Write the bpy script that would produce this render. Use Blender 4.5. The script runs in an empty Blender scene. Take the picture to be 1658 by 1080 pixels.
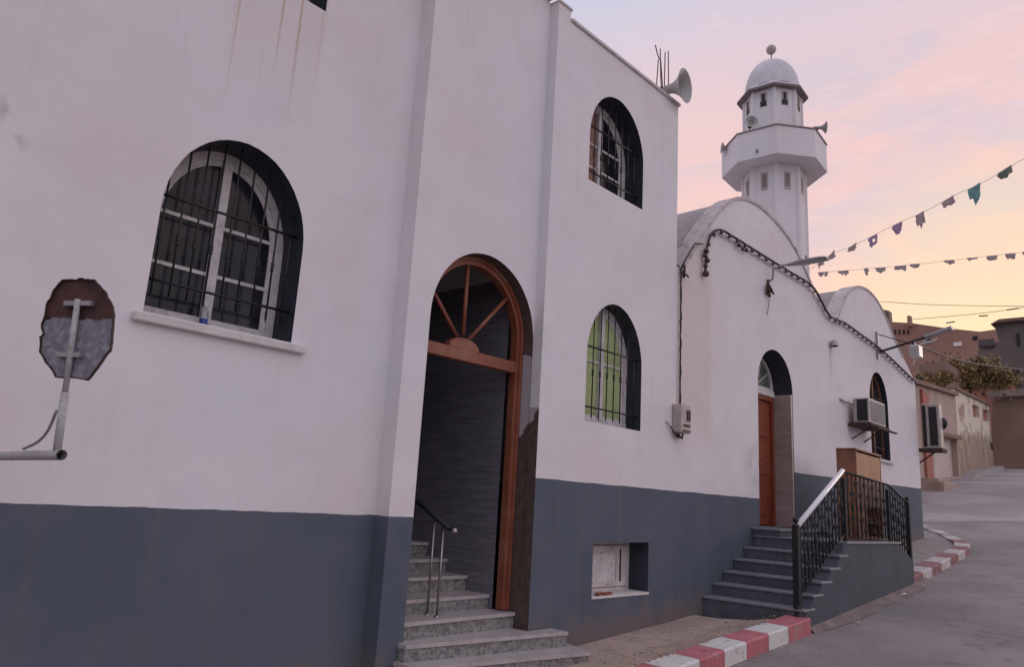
import bpy, math, random
from mathutils import Vector, Matrix, noise
from mathutils.geometry import tessellate_polygon
random.seed(7)
S = bpy.context.scene
COL = S.collection
# ------------------------------------------------------------------ camera
PW, PH, F = 1658.0, 1080.0, 1214.0
CX, CY = PW/2, PH/2
def _ray(px, py): return Vector((px-CX, -(py-CY), -F))
up = _ray(1150, -4900).normalized()
fx = _ray(1990, 880); fx = (fx-up*fx.dot(up)).normalized()
fy = up.cross(fx)
RM = Matrix((fx, fy, up))                     # camera axes -> world axes (X along the facade, Y into it, Z up)
def ray(px, py): return RM @ _ray(px, py)
def atY(px, py, Y): d = ray(px, py); return d*(Y/d.y)
def atX(px, py, X): d = ray(px, py); return d*(X/d.x)
def atP(px, py, A, B):                        # on the upright plane through ground points A and B
    n = Vector((-(B[1]-A[1]), B[0]-A[0], 0)); d = ray(px, py)
    return d*(Vector((A[0], A[1], 0)).dot(n)/d.dot(n))
cd = bpy.data.cameras.new("camera"); cam = bpy.data.objects.new("camera", cd); COL.objects.link(cam)
cam.matrix_world = RM.to_4x4()
cd.sensor_width = 36; cd.lens = 36*F/PW; cd.clip_start = 0.05; cd.clip_end = 2000
S.camera = cam

# ------------------------------------------------------------------ nodes
class NT:
    def __init__(s, tree): s.t = tree; s.n = tree.nodes; s.l = tree.links
    def new(s, typ, ins=None, **kw):
        nd = s.n.new(typ)
        for k, v in kw.items(): setattr(nd, k, v)
        for k, v in (ins or {}).items():
            sk = nd.inputs[k]
            if isinstance(v, bpy.types.NodeSocket): s.l.new(v, sk)
            else: sk.default_value = v
        return nd
    def m(s, op, a, b=0.0, c=0.0, clamp=False):
        nd = s.n.new('ShaderNodeMath'); nd.operation = op; nd.use_clamp = clamp
        for i, v in enumerate((a, b, c)):
            if isinstance(v, bpy.types.NodeSocket): s.l.new(v, nd.inputs[i])
            else: nd.inputs[i].default_value = v
        return nd.outputs[0]
    def sm(s, v, lo, hi):                     # smooth 0..1 between lo and hi
        nd = s.n.new('ShaderNodeMapRange'); nd.interpolation_type = 'SMOOTHSTEP'
        if isinstance(v, bpy.types.NodeSocket): s.l.new(v, nd.inputs[0])
        for i, x in ((1, lo), (2, hi)):
            if isinstance(x, bpy.types.NodeSocket): s.l.new(x, nd.inputs[i])
            else: nd.inputs[i].default_value = x
        return nd.outputs[0]
    def mix(s, f, a, b, blend='MIX'):
        nd = s.n.new('ShaderNodeMix'); nd.data_type = 'RGBA'; nd.blend_type = blend
        for sk, v in ((nd.inputs[0], f), (nd.inputs[6], a), (nd.inputs[7], b)):
            if isinstance(v, bpy.types.NodeSocket): s.l.new(v, sk)
            elif isinstance(v, (tuple, list)): sk.default_value = tuple(v)+(1,) if len(v) == 3 else v
            else: sk.default_value = v
        return nd.outputs[2]
    def noise(s, vec, scale, detail=4, rough=.55, dist=0):
        return s.new('ShaderNodeTexNoise', {'Vector': vec, 'Scale': scale, 'Detail': detail, 'Roughness': rough, 'Distortion': dist}).outputs[0]
    def vec(s, v, sc): return s.new('ShaderNodeVectorMath', {0: v, 1: sc}, operation='MULTIPLY').outputs[0]
MATS = {}
def newmat(name):
    m = bpy.data.materials.new(name); m.use_nodes = True; nt = NT(m.node_tree); MATS[name] = m
    b = m.node_tree.nodes['Principled BSDF']; g = nt.new('ShaderNodeNewGeometry')
    sp = nt.new('ShaderNodeSeparateXYZ', {0: g.outputs['Position']})
    return m, nt, b, g.outputs['Position'], sp.outputs
def setc(nt, b, c):
    if isinstance(c, bpy.types.NodeSocket): nt.l.new(c, b.inputs['Base Color'])
    else: b.inputs['Base Color'].default_value = tuple(c)+(1,)
def bump(nt, b, h, st=.3, d=.01):
    bp = nt.new('ShaderNodeBump', {'Height': h, 'Strength': st, 'Distance': d}); nt.l.new(bp.outputs[0], b.inputs['Normal'])
def simple(name, c, rough=.6, var=.15, sc=6, c2=None, sc2=25, amt=.35, bumpst=.2, metal=0, bd=.004):
    """paint or stone with mottling, specks of a second colour and a little relief"""
    m, nt, b, P, xyz = newmat(name)
    n = nt.noise(P, sc, 5); k = nt.sm(n, .3, .7)
    lo = tuple(x*(1-var) for x in c); hi = tuple(min(1, x*(1+var)) for x in c)
    col = nt.mix(k, lo, hi)
    if c2:
        n2 = nt.noise(P, sc2, 6, .65); col = nt.mix(nt.m('MULTIPLY', nt.sm(n2, .52, .68), amt), col, c2)
    setc(nt, b, col); b.inputs['Roughness'].default_value = rough; b.inputs['Metallic'].default_value = metal
    if bumpst: bump(nt, b, nt.noise(P, sc*8, 4), bumpst, bd)
    return m

WH = (.72, .68, .685)
def wall_mat(name, kind):
    m, nt, b, P, xyz = newmat(name); X, Y, Z = xyz[0], xyz[1], xyz[2]
    big = nt.noise(P, .55, 4, .6); med = nt.noise(P, 3.5, 5, .6); fine = nt.noise(P, 45, 4, .6)
    white = nt.mix(nt.sm(big, .36, .64), (.71, .655, .65), (.70, .70, .725))
    white = nt.mix(nt.sm(nt.noise(P, 1.1, 3, .5), .4, .65), white, (.74, .70, .71))
    white = nt.mix(nt.m('MULTIPLY', nt.sm(med, .45, .75), .22), white, (.62, .57, .58))
    st = nt.noise(nt.vec(P, (7, 7, .35)), 1.0, 5, .6)          # faint rain runs
    white = nt.mix(nt.m('MULTIPLY', nt.sm(st, .55, .78), .20), white, (.55, .50, .50))
    white = nt.mix(nt.m('MULTIPLY', nt.sm(nt.noise(P, 1.7, 6, .7), .52, .75), .18), white, (.56, .545, .575))
    vw = nt.new('ShaderNodeVectorMath', {0: P, 1: nt.vec(nt.new('ShaderNodeTexNoise', {'Vector': P, 'Scale': 2.5, 'Detail': 5}).outputs[1], (.5, .5, .5))}, operation='ADD').outputs[0]
    vo = nt.new('ShaderNodeTexVoronoi', {'Vector': vw, 'Scale': .42}, feature='DISTANCE_TO_EDGE')
    crk = nt.m('MULTIPLY', nt.m('SUBTRACT', 1, nt.sm(vo.outputs[0], .0008, .0045)), nt.sm(nt.noise(P, .8, 3), .52, .62))
    white = nt.mix(nt.m('MULTIPLY', crk, .15), white, (.30, .27, .27))
    if kind in ('tall', 'hall'):
        if kind == 'tall':
            rs = nt.noise(nt.vec(P, (22, 2, .16)), 1.0, 3, .5)
            box = nt.m('MULTIPLY', nt.m('MULTIPLY', nt.sm(X, 2.15, 2.5), nt.m('SUBTRACT', 1, nt.sm(X, 3.2, 3.32))), nt.sm(Z, 2.9, 4.4))
            rust = nt.m('MULTIPLY', nt.sm(rs, .56, .72), box)
            box2 = nt.m('MULTIPLY', box, nt.m('MULTIPLY', nt.sm(Z, 2.6, 3.4), .35))
            white = nt.mix(box2, white, (.60, .50, .46))
            white = nt.mix(nt.m('MULTIPLY', rust, .6), white, (.42, .24, .13))
            sc = nt.m('MULTIPLY', nt.m('SUBTRACT', 1, nt.sm(nt.m('ABSOLUTE', nt.m('SUBTRACT', X, 1.02)), .02, .16)),
                      nt.m('SUBTRACT', 1, nt.sm(nt.m('ABSOLUTE', nt.m('SUBTRACT', Z, 2.28)), .05, .3)))
            white = nt.mix(nt.m('MULTIPLY', nt.m('MULTIPLY', sc, nt.sm(med, .45, .6)), .6), white, (.33, .27, .26))
        else:
            lf = nt.m('MULTIPLY', nt.m('SUBTRACT', 1, nt.sm(X, 9.95, 10.2)), nt.sm(Z, .4, 1.6))
            white = nt.mix(nt.m('MULTIPLY', lf, .45), white, (.60, .49, .43))
            sm1 = nt.m('MULTIPLY', nt.m('SUBTRACT', 1, nt.sm(nt.m('ABSOLUTE', nt.m('SUBTRACT', X, 11.45)), .05, .5)),
                       nt.m('SUBTRACT', 1, nt.sm(nt.m('ABSOLUTE', nt.m('SUBTRACT', Z, .75)), .1, .55)))
            white = nt.mix(nt.m('MULTIPLY', nt.m('MULTIPLY', sm1, nt.sm(med, .35, .6)), .5), white, (.45, .38, .35))
            dr = nt.m('MULTIPLY', nt.m('SUBTRACT', 1, nt.sm(nt.m('ABSOLUTE', nt.m('SUBTRACT', X, 14.9)), .03, .09)),
                      nt.m('MULTIPLY', nt.sm(Z, 2.3, 3.3), nt.m('SUBTRACT', 1, nt.sm(Z, 3.38, 3.45))))
            white = nt.mix(nt.m('MULTIPLY', dr, .45), white, (.4, .36, .36))
            top = nt.m('MULTIPLY', nt.sm(Z, 4.2, 5.4), nt.sm(nt.noise(P, 5, 6, .7), .5, .66))
            white = nt.mix(nt.m('MULTIPLY', top, .45), white, (.46, .37, .34))
        blue = nt.mix(nt.sm(nt.noise(P, 1.3, 5, .6), .35, .65), (.088, .106, .137), (.106, .123, .154))
        blue = nt.mix(nt.m('MULTIPLY', nt.sm(med, .55, .75), .3), blue, (.12, .13, .155))
        blue = nt.mix(nt.m('MULTIPLY', nt.sm(st, .54, .75), .4), blue, (.14, .135, .15))
        sf = nt.noise(nt.vec(P, (3, 3, 9)), 2.5, 6, .75); blue = nt.mix(nt.m('MULTIPLY', nt.sm(sf, .62, .72), .35), blue, (.18, .18, .20))
        th = nt.m('ADD', -.204, nt.m('MULTIPLY', nt.m('GREATER_THAN', X, 6.19), .458))
        far = nt.m('GREATER_THAN', X, 12.4)
        th = nt.m('ADD', th, nt.m('MULTIPLY', far, nt.m('ADD', .506, nt.m('MULTIPLY', nt.m('SUBTRACT', X, 13.1), .0137))))
        wob = nt.m('MULTIPLY', nt.m('SUBTRACT', nt.noise(P, 2.2, 4), .5), .034)
        wob = nt.m('ADD', wob, nt.m('MULTIPLY', nt.m('SUBTRACT', nt.noise(P, 30, 3), .5), .006))
        msk = nt.sm(nt.m('SUBTRACT', nt.m('ADD', th, wob), Z), -.0035, .0035)
        # splashed dust along the foot of the wall
        gnd = nt.m('ADD', -1.95, nt.m('MULTIPLY', X, .0605))
        gnd = nt.m('MAXIMUM', gnd, nt.m('ADD', -2.30, nt.m('MULTIPLY', X, .0959)))
        hh = nt.m('SUBTRACT', nt.m('SUBTRACT', Z, gnd), nt.m('MULTIPLY', nt.sm(med, .2, .8), .45))
        dust = nt.m('MULTIPLY', nt.m('SUBTRACT', 1, nt.sm(hh, -.25, .22)), .75)
        blue = nt.mix(dust, blue, (.17, .13, .115))
        col = nt.mix(msk, white, blue)
    else: col = white
    setc(nt, b, col); b.inputs['Roughness'].default_value = .75
    b.inputs['Specular IOR Level'].default_value = .25
    hgt = nt.m('ADD', nt.m('MULTIPLY', nt.noise(P, 1.6, 3), 6), nt.m('ADD', nt.m('MULTIPLY', med, 1.2), nt.m('MULTIPLY', fine, .22)))
    bump(nt, b, hgt, .4, .005)
    return m
wall_mat('tall_wall', 'tall'); wall_mat('hall_wall', 'hall'); wall_mat('plain_white', 'plain')
simple('navy_reveal', (.026, .028, .045), .55, .12, 4, (.06, .06, .075), 12, .3)
simple('raw_plaster', (.115, .078, .062), .9, .3, 5, (.20, .15, .125), 14, .55, .6, bd=.01)
simple('tile_reveal', (.36, .27, .25), .45, .05, 3, None)
def woodmat(name, a, b2, c3, rough):
    m, nt, b, P, xyz = newmat(name)
    g = nt.noise(nt.vec(P, (14, 14, 1.6)), 2.0, 6, .65, .5); w_ = nt.noise(P, 2.2, 4); f_ = nt.noise(P, 30, 4, .7)
    col = nt.mix(nt.sm(g, .35, .68), a, b2); col = nt.mix(nt.m('MULTIPLY', nt.sm(w_, .48, .7), .5), col, c3)
    col = nt.mix(nt.m('MULTIPLY', nt.sm(f_, .58, .7), .35), col, (.26, .15, .10))
    setc(nt, b, col); b.inputs['Roughness'].default_value = rough; bump(nt, b, g, .35, .004)
woodmat('wood', (.27, .085, .042), (.17, .052, .027), (.33, .155, .10), .5)
woodmat('wood_door', (.27, .060, .022), (.16, .036, .014), (.22, .06, .03), .42)
simple('white_wood', (.64, .60, .59), .6, .12, 7, (.26, .22, .20), 22, .5)
simple('old_white_wood', (.56, .50, .48), .7, .15, 7, (.20, .13, .11), 14, .6)
simple('iron', (.012, .011, .012), .45, .2, 8, (.05, .02, .012), 30, .3)
simple('rusty_iron', (.05, .024, .018), .8, .3, 12, (.13, .055, .03), 25, .6)
simple('sill_stone', (.60, .565, .55), .6, .08, 8, (.38, .33, .32), 20, .4)
simple('grey_plastic', (.36, .35, .34), .55, .08, 4, (.25, .23, .22), 20, .3)
simple('beige_metal', (.40, .355, .315), .5, .1, 6, (.22, .17, .14), 18, .5)
simple('beige_box', (.43, .37, .34), .55, .08, 8, (.25, .2, .18), 20, .4)
simple('dark_slot', (.008, .008, .01), .6, .1)
simple('galv', (.34, .33, .34), .42, .12, 15, (.20, .15, .12), 30, .5, .15, .5)
simple('pipe_paint', (.40, .39, .39), .5, .12, 12, (.20, .13, .10), 35, .6)
simple('sign_back', (.16, .165, .20), .6, .12, 9, (.25, .22, .22), 20, .4)
simple('concrete', (.29, .265, .25), .9, .12, 4, (.18, .16, .15), 9, .5, .5, bd=.01)
simple('pavement', (.40, .30, .255), .95, .16, 1.8, (.22, .165, .135), 7, .65, .9, bd=.02)
simple('kerb_red', (.42, .125, .145), .75, .12, 8, (.36, .27, .26), 9, .85, .4)
simple('kerb_red_worn', (.25, .11, .11), .8, .15, 6, (.38, .30, .29), 9, .9, .4)
simple('kerb_white_worn', (.50, .455, .44), .8, .12, 6, (.30, .24, .23), 9, .8, .4)
simple('kerb_white', (.60, .585, .56), .75, .08, 8, (.33, .29, .28), 8, .75, .4)
simple('gutter_dirt', (.20, .155, .145), .95, .2, 3, (.09, .075, .07), 8, .6, .7, bd=.012)
simple('earth', (.14, .105, .085), .95, .2, .3, (.10, .085, .06), 2, .5, .3)
simple('vault_grey', (.33, .295, .30), .85, .12, 1.5, (.22, .185, .18), 6, .6, .5)
simple('rim_stained', (.50, .45, .44), .85, .12, 3, (.20, .14, .12), 7, .75, .5)
simple('dome_grey', (.60, .575, .60), .7, .08, 2, (.36, .32, .32), 9, .4)
simple('ceiling_paint', (.62, .58, .58), .8, .1, 3)
simple('black_rail', (.008, .008, .010), .62, .1, 8)
simple('chrome', (.34, .31, .31), .38, .05, 8, None, metal=1)
simple('rail_white', (.78, .76, .77), .35, .05, 10, (.4, .37, .36), 30, .3)
simple('cable', (.014, .012, .014), .6, .1, 9)
simple('bulb', (.05, .03, .035), .3, .3, 9)
simple('cord_white', (.55, .5, .5), .6, .1, 9)
simple('tread_stone', (.42, .38, .37), .42, .1, 6, (.26, .22, .21), 18, .5)
simple('blue_stairs', (.085, .095, .115), .6, .14, 3, (.17, .165, .165), 8, .5, .4)
simple('blue_wall', (.056, .064, .082), .75, .14, 2, (.09, .085, .09), 6, .5, .6, bd=.012)
simple('nosing', (.20, .205, .22), .5, .12, 8, (.12, .12, .13), 18, .4)
simple('cabinet_dark', (.23, .095, .05), .55, .25, 3, (.06, .02, .012), 10, .6)
simple('cabinet_mid', (.14, .055, .033), .6, .3, 3, (.30, .17, .11), 12, .6)
simple('cabinet_light', (.38, .19, .10), .6, .15, 3, (.25, .11, .06), 12, .5)
simple('curtain_green', (.40, .48, .22), .8, .1, 3, (.32, .38, .19), 8, .4)
simple('curtain_orange', (.30, .17, .13), .8, .15, 4, (.2, .08, .06), 8, .4)
simple('red_paint', (.24, .06, .045), .85, .2, 1.0, (.14, .05, .04), 3, .5, .3)
simple('paper', (.75, .73, .72), .7, .05, 20)
simple('tower_white', (.66, .625, .66), .75, .05, 2, (.5, .45, .46), 7, .35, .3)
simple('tower_trim', (.24, .195, .195), .8, .15, 6)
simple('tile_dark_roof', (.20, .12, .10), .9, .2, 2)
def glass(name, c, rough=.08):
    m, nt, b, P, xyz = newmat(name)
    n = nt.noise(P, 4, 5, .65)
    setc(nt, b, nt.mix(nt.sm(n, .4, .75), c, tuple(x*2.2+.012 for x in c)))
    b.inputs['Roughness'].default_value = rough; b.inputs['Specular IOR Level'].default_value = .32
    bump(nt, b, nt.noise(P, 2.5, 2), .06, .02)
glass('dark_glass', (.012, .012, .016), .12)
glass('sash_glass', (.016, .018, .018), .3)
glass('green_glass', (.10, .12, .09), .3)
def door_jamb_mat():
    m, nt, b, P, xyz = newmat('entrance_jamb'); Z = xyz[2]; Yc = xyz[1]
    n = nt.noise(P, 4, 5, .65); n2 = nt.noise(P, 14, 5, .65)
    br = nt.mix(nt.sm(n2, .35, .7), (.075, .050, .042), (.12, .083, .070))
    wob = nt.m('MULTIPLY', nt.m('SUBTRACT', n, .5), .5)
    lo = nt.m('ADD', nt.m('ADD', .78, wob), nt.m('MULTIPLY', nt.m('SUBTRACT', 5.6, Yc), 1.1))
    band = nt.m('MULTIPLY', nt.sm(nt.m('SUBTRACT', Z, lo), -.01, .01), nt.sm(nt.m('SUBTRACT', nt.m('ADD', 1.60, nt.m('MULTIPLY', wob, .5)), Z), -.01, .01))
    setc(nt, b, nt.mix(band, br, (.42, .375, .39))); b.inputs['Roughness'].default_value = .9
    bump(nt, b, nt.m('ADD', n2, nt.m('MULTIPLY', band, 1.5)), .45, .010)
door_jamb_mat()
def tile_mat():
    m, nt, b, P, xyz = newmat('dark_tiles')
    s = nt.noise(nt.vec(P, (1, 2.2, 26)), 1.0, 5, .6); n = nt.noise(P, 1.2, 3)
    col = nt.mix(nt.sm(s, .35, .7), (.15, .14, .165), (.21, .20, .235))
    gz = nt.m('FRACT', nt.m('MULTIPLY', xyz[2], 3.3)); gy = nt.m('FRACT', nt.m('MULTIPLY', nt.m('ADD', xyz[1], nt.m('MULTIPLY', xyz[0], 1)), 1.65))
    g = nt.m('MAXIMUM', nt.m('GREATER_THAN', gz, .975), nt.m('GREATER_THAN', gy, .99))
    setc(nt, b, nt.mix(nt.m('MULTIPLY', g, .5), col, (.05, .048, .06))); b.inputs['Roughness'].default_value = .33
    bump(nt, b, nt.m('ADD', s, nt.m('MULTIPLY', g, -1)), .4, .004)
tile_mat()
def reveal_tile():
    m, nt, b, P, xyz = newmat('door_tiles')
    gz = nt.m('FRACT', nt.m('MULTIPLY', nt.m('ADD', xyz[2], .17), 3.1)); gy = nt.m('FRACT', nt.m('MULTIPLY', xyz[1], 6))
    g = nt.m('GREATER_THAN', gz, .965)
    col = nt.mix(nt.sm(nt.noise(P, 3, 4), .35, .65), (.30, .225, .21), (.37, .285, .265))
    setc(nt, b, nt.mix(g, col, (.45, .37, .35))); b.inputs['Roughness'].default_value = .4
reveal_tile()
def marble():
    m, nt, b, P, xyz = newmat('step_marble')
    n = nt.noise(P, 18, 7, .7, .8); n2 = nt.noise(P, 60, 5, .7); n3 = nt.noise(P, 3, 3)
    c = nt.mix(nt.sm(n, .38, .62), (.12, .12, .122), (.29, .285, .27))
    c = nt.mix(nt.m('MULTIPLY', nt.sm(n2, .55, .7), .5), c, (.42, .41, .38))
    c = nt.mix(nt.m('MULTIPLY', nt.sm(n3, .5, .7), .3), c, (.18, .15, .13))
    setc(nt, b, c); b.inputs['Roughness'].default_value = .35
    bump(nt, b, n, .1, .002)
marble()
def asphalt():
    m, nt, b, P, xyz = newmat('asphalt')
    a = nt.noise(P, .35, 5, .6); c = nt.noise(P, 2.2, 6, .65); f = nt.noise(P, 90, 4, .7); st = nt.noise(nt.vec(P, (.3, 1.6, 1)), 1, 4)
    col = nt.mix(nt.sm(a, .35, .68), (.178, .157, .156), (.27, .238, .235))
    col = nt.mix(nt.m('MULTIPLY', nt.sm(c, .5, .72), .4), col, (.135, .122, .12))
    col = nt.mix(nt.m('MULTIPLY', nt.sm(st, .55, .75), .35), col, (.25, .215, .20))
    col = nt.mix(nt.m('MULTIPLY', nt.sm(f, .5, .72), .5), col, (.36, .33, .31))
    pt = nt.noise(P, .8, 3, .4, .3); col = nt.mix(nt.m('MULTIPLY', nt.sm(pt, .54, .57), .15), col, (.12, .11, .112))
    g2 = nt.new('ShaderNodeTexVoronoi', {'Vector': P, 'Scale': 55}).outputs[0]; col = nt.mix(nt.m('MULTIPLY', nt.sm(g2, .55, .2), .22), col, (.38, .35, .335))
    vo = nt.new('ShaderNodeTexVoronoi', {'Vector': nt.new('ShaderNodeVectorMath', {0: P, 1: nt.vec(nt.new('ShaderNodeTexNoise', {'Vector': P, 'Scale': 1.5, 'Detail': 4}).outputs[1], (.7, .7, .7))}, operation='ADD').outputs[0], 'Scale': .35}, feature='DISTANCE_TO_EDGE')
    crk = nt.m('MULTIPLY', nt.m('SUBTRACT', 1, nt.sm(vo.outputs[0], .004, .016)), nt.sm(c, .42, .6))
    col = nt.mix(nt.m('MULTIPLY', crk, .3), col, (.045, .04, .038))
    ln = nt.m('SUBTRACT', xyz[0], nt.m('ADD', 25.3, nt.m('MULTIPLY', nt.m('SUBTRACT', 7.2, xyz[1]), .55)))   # newer, paler surfacing beyond the concrete strip
    col = nt.mix(nt.m('MULTIPLY', nt.sm(ln, -.05, .05), .62), col, nt.mix(nt.sm(nt.noise(P, .28, 6, .6, .6), .4, .6), (.43, .37, .375), (.27, .24, .25)))
    setc(nt, b, col); b.inputs['Roughness'].default_value = .8; b.inputs['Specular IOR Level'].default_value = .35
    bump(nt, b, nt.m('ADD', nt.m('MULTIPLY', f, .6), nt.m('ADD', nt.m('MULTIPLY', c, 2), nt.m('MULTIPLY', crk, -1))), .5, .008)
asphalt()
def sign_mat():
    m, nt, b, P, xyz = newmat('sign_plate')
    n = nt.noise(P, 9, 5, .65); n2 = nt.noise(P, 25, 5)
    rust = nt.mix(nt.sm(n, .35, .65), (.030, .011, .010), (.085, .030, .02))
    grey = nt.mix(nt.sm(n2, .4, .7), (.17, .165, .195), (.31, .295, .325))
    e = nt.m('ADD', .80, nt.m('MULTIPLY', nt.m('SUBTRACT', n, .5), .12))
    setc(nt, b, nt.mix(nt.sm(nt.m('SUBTRACT', xyz[2], e), -.004, .004), grey, rust)); b.inputs['Roughness'].default_value = .7
sign_mat()
def brick_far(name, c1, c2, sc=.5, streak=.5, c3=(.36, .33, .30)):
    m, nt, b, P, xyz = newmat(name)
    n = nt.noise(P, sc, 5, .6); s = nt.noise(nt.vec(P, (.8, .8, .12)), 1.2, 5, .65)
    col = nt.mix(nt.sm(n, .35, .65), c1, c2)
    col = nt.mix(nt.m('MULTIPLY', nt.sm(s, .52, .7), streak), col, c3)
    br = nt.m('FRACT', nt.m('MULTIPLY', xyz[2], 4.5))
    col = nt.mix(nt.m('MULTIPLY', nt.m('GREATER_THAN', br, .86), .3), col, tuple(x*.6 for x in c1))
    setc(nt, b, col); b.inputs['Roughness'].default_value = .9
    bump(nt, b, nt.noise(P, 6, 4), .4, .03)
brick_far('far_brick', (.33, .18, .135), (.40, .23, .175), .15, .3, (.28, .17, .14))
brick_far('far_plaster', (.36, .27, .22), (.42, .32, .27), .3, .5, (.22, .16, .13))
brick_far('far_brown', (.22, .145, .115), (.27, .18, .145), .3, .4, (.26, .19, .15))
brick_far('far_dark', (.11, .095, .09), (.155, .13, .12), .25, .4, (.15, .12, .105))
brick_far('far_red', (.40, .125, .09), (.33, .15, .11), .3, .4, (.22, .12, .09))
brick_far('far_grey', (.29, .24, .21), (.23, .195, .175), .3, .3, (.25, .20, .17))
def patchy():
    m, nt, b, P, xyz = newmat('patchy_wall')
    n = nt.noise(P, .55, 6, .65); s = nt.noise(nt.vec(P, (1, 1, .25)), 1.0, 5, .6)
    col = nt.mix(nt.sm(n, .4, .6), (.28, .22, .16), (.36, .275, .21))
    up_ = nt.m('ADD', nt.m('MULTIPLY', nt.m('SUBTRACT', s, .5), 2.4), nt.m('MULTIPLY', nt.m('SUBTRACT', xyz[2], nt.m('ADD', 4.9, nt.m('MULTIPLY', nt.m('SUBTRACT', xyz[0], 48), .1))), 1.0))
    col = nt.mix(nt.sm(up_, -.1, .5), col, (.62, .56, .46))
    rb = nt.m('MULTIPLY', nt.sm(nt.noise(P, .8, 5, .7), .53, .58), .8)
    col = nt.mix(rb, col, (.24, .13, .10))
    setc(nt, b, col); b.inputs['Roughness'].default_value = .9
patchy()
def shutter():
    m, nt, b, P, xyz = newmat('roller_shutter')
    f = nt.m('FRACT', nt.m('MULTIPLY', xyz[2], 7)); n = nt.noise(P, 1.5, 4)
    col = nt.mix(nt.sm(n, .35, .65), (.50, .40, .375), (.56, .47, .44))
    setc(nt, b, nt.mix(nt.sm(f, .8, .95), col, (.33, .25, .235))); b.inputs['Roughness'].default_value = .6
    bump(nt, b, f, .5, .02)
shutter()
def leafmat(name, a, c):
    m, nt, b, P, xyz = newmat(name)
    n = nt.noise(P, 1.3, 4, .6); n2 = nt.noise(P, 9, 3)
    setc(nt, b, nt.mix(nt.m('MULTIPLY', nt.m('ADD', nt.sm(n, .4, .6), nt.sm(n2, .4, .6)), .5), a, c)); b.inputs['Roughness'].default_value = .7
leafmat('leaf_autumn', (.15, .135, .06), (.36, .22, .09)); leafmat('leaf_green', (.06, .08, .03), (.16, .14, .05))
simple('bark', (.09, .065, .05), .9, .2, 3)
for nm, c in (('flag_grey', (.33, .27, .29)), ('flag_purple', (.30, .21, .34)), ('flag_teal', (.13, .27, .28)), ('flag_dark', (.12, .15, .13)), ('flag_pale', (.35, .27, .26))):
    m, nt, b, P, xyz = newmat(nm)
    setc(nt, b, nt.mix(nt.sm(nt.noise(P, 12, 4), .35, .65), tuple(x*.75 for x in c), tuple(x*1.2 for x in c))); b.inputs['Roughness'].default_value = .6
    tr = nt.new('ShaderNodeBsdfTranslucent', {0: tuple(c)+(1,)}); mx = nt.new('ShaderNodeMixShader', {0: .45})
    nt.l.new(b.outputs[0], mx.inputs[1]); nt.l.new(tr.outputs[0], mx.inputs[2]); nt.l.new(mx.outputs[0], m.node_tree.nodes['Material Output'].inputs[0])
def plasticbottle():
    m, nt, b, P, xyz = newmat('clear_plastic'); setc(nt, b, (.7, .75, .8)); b.inputs['Roughness'].default_value = .15; b.inputs['Transmission Weight'].default_value = .7
plasticbottle()
simple('label_blue', (.02, .06, .30), .4, .1, 20)
simple('label_white', (.7, .7, .72), .4, .05, 20)

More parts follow.
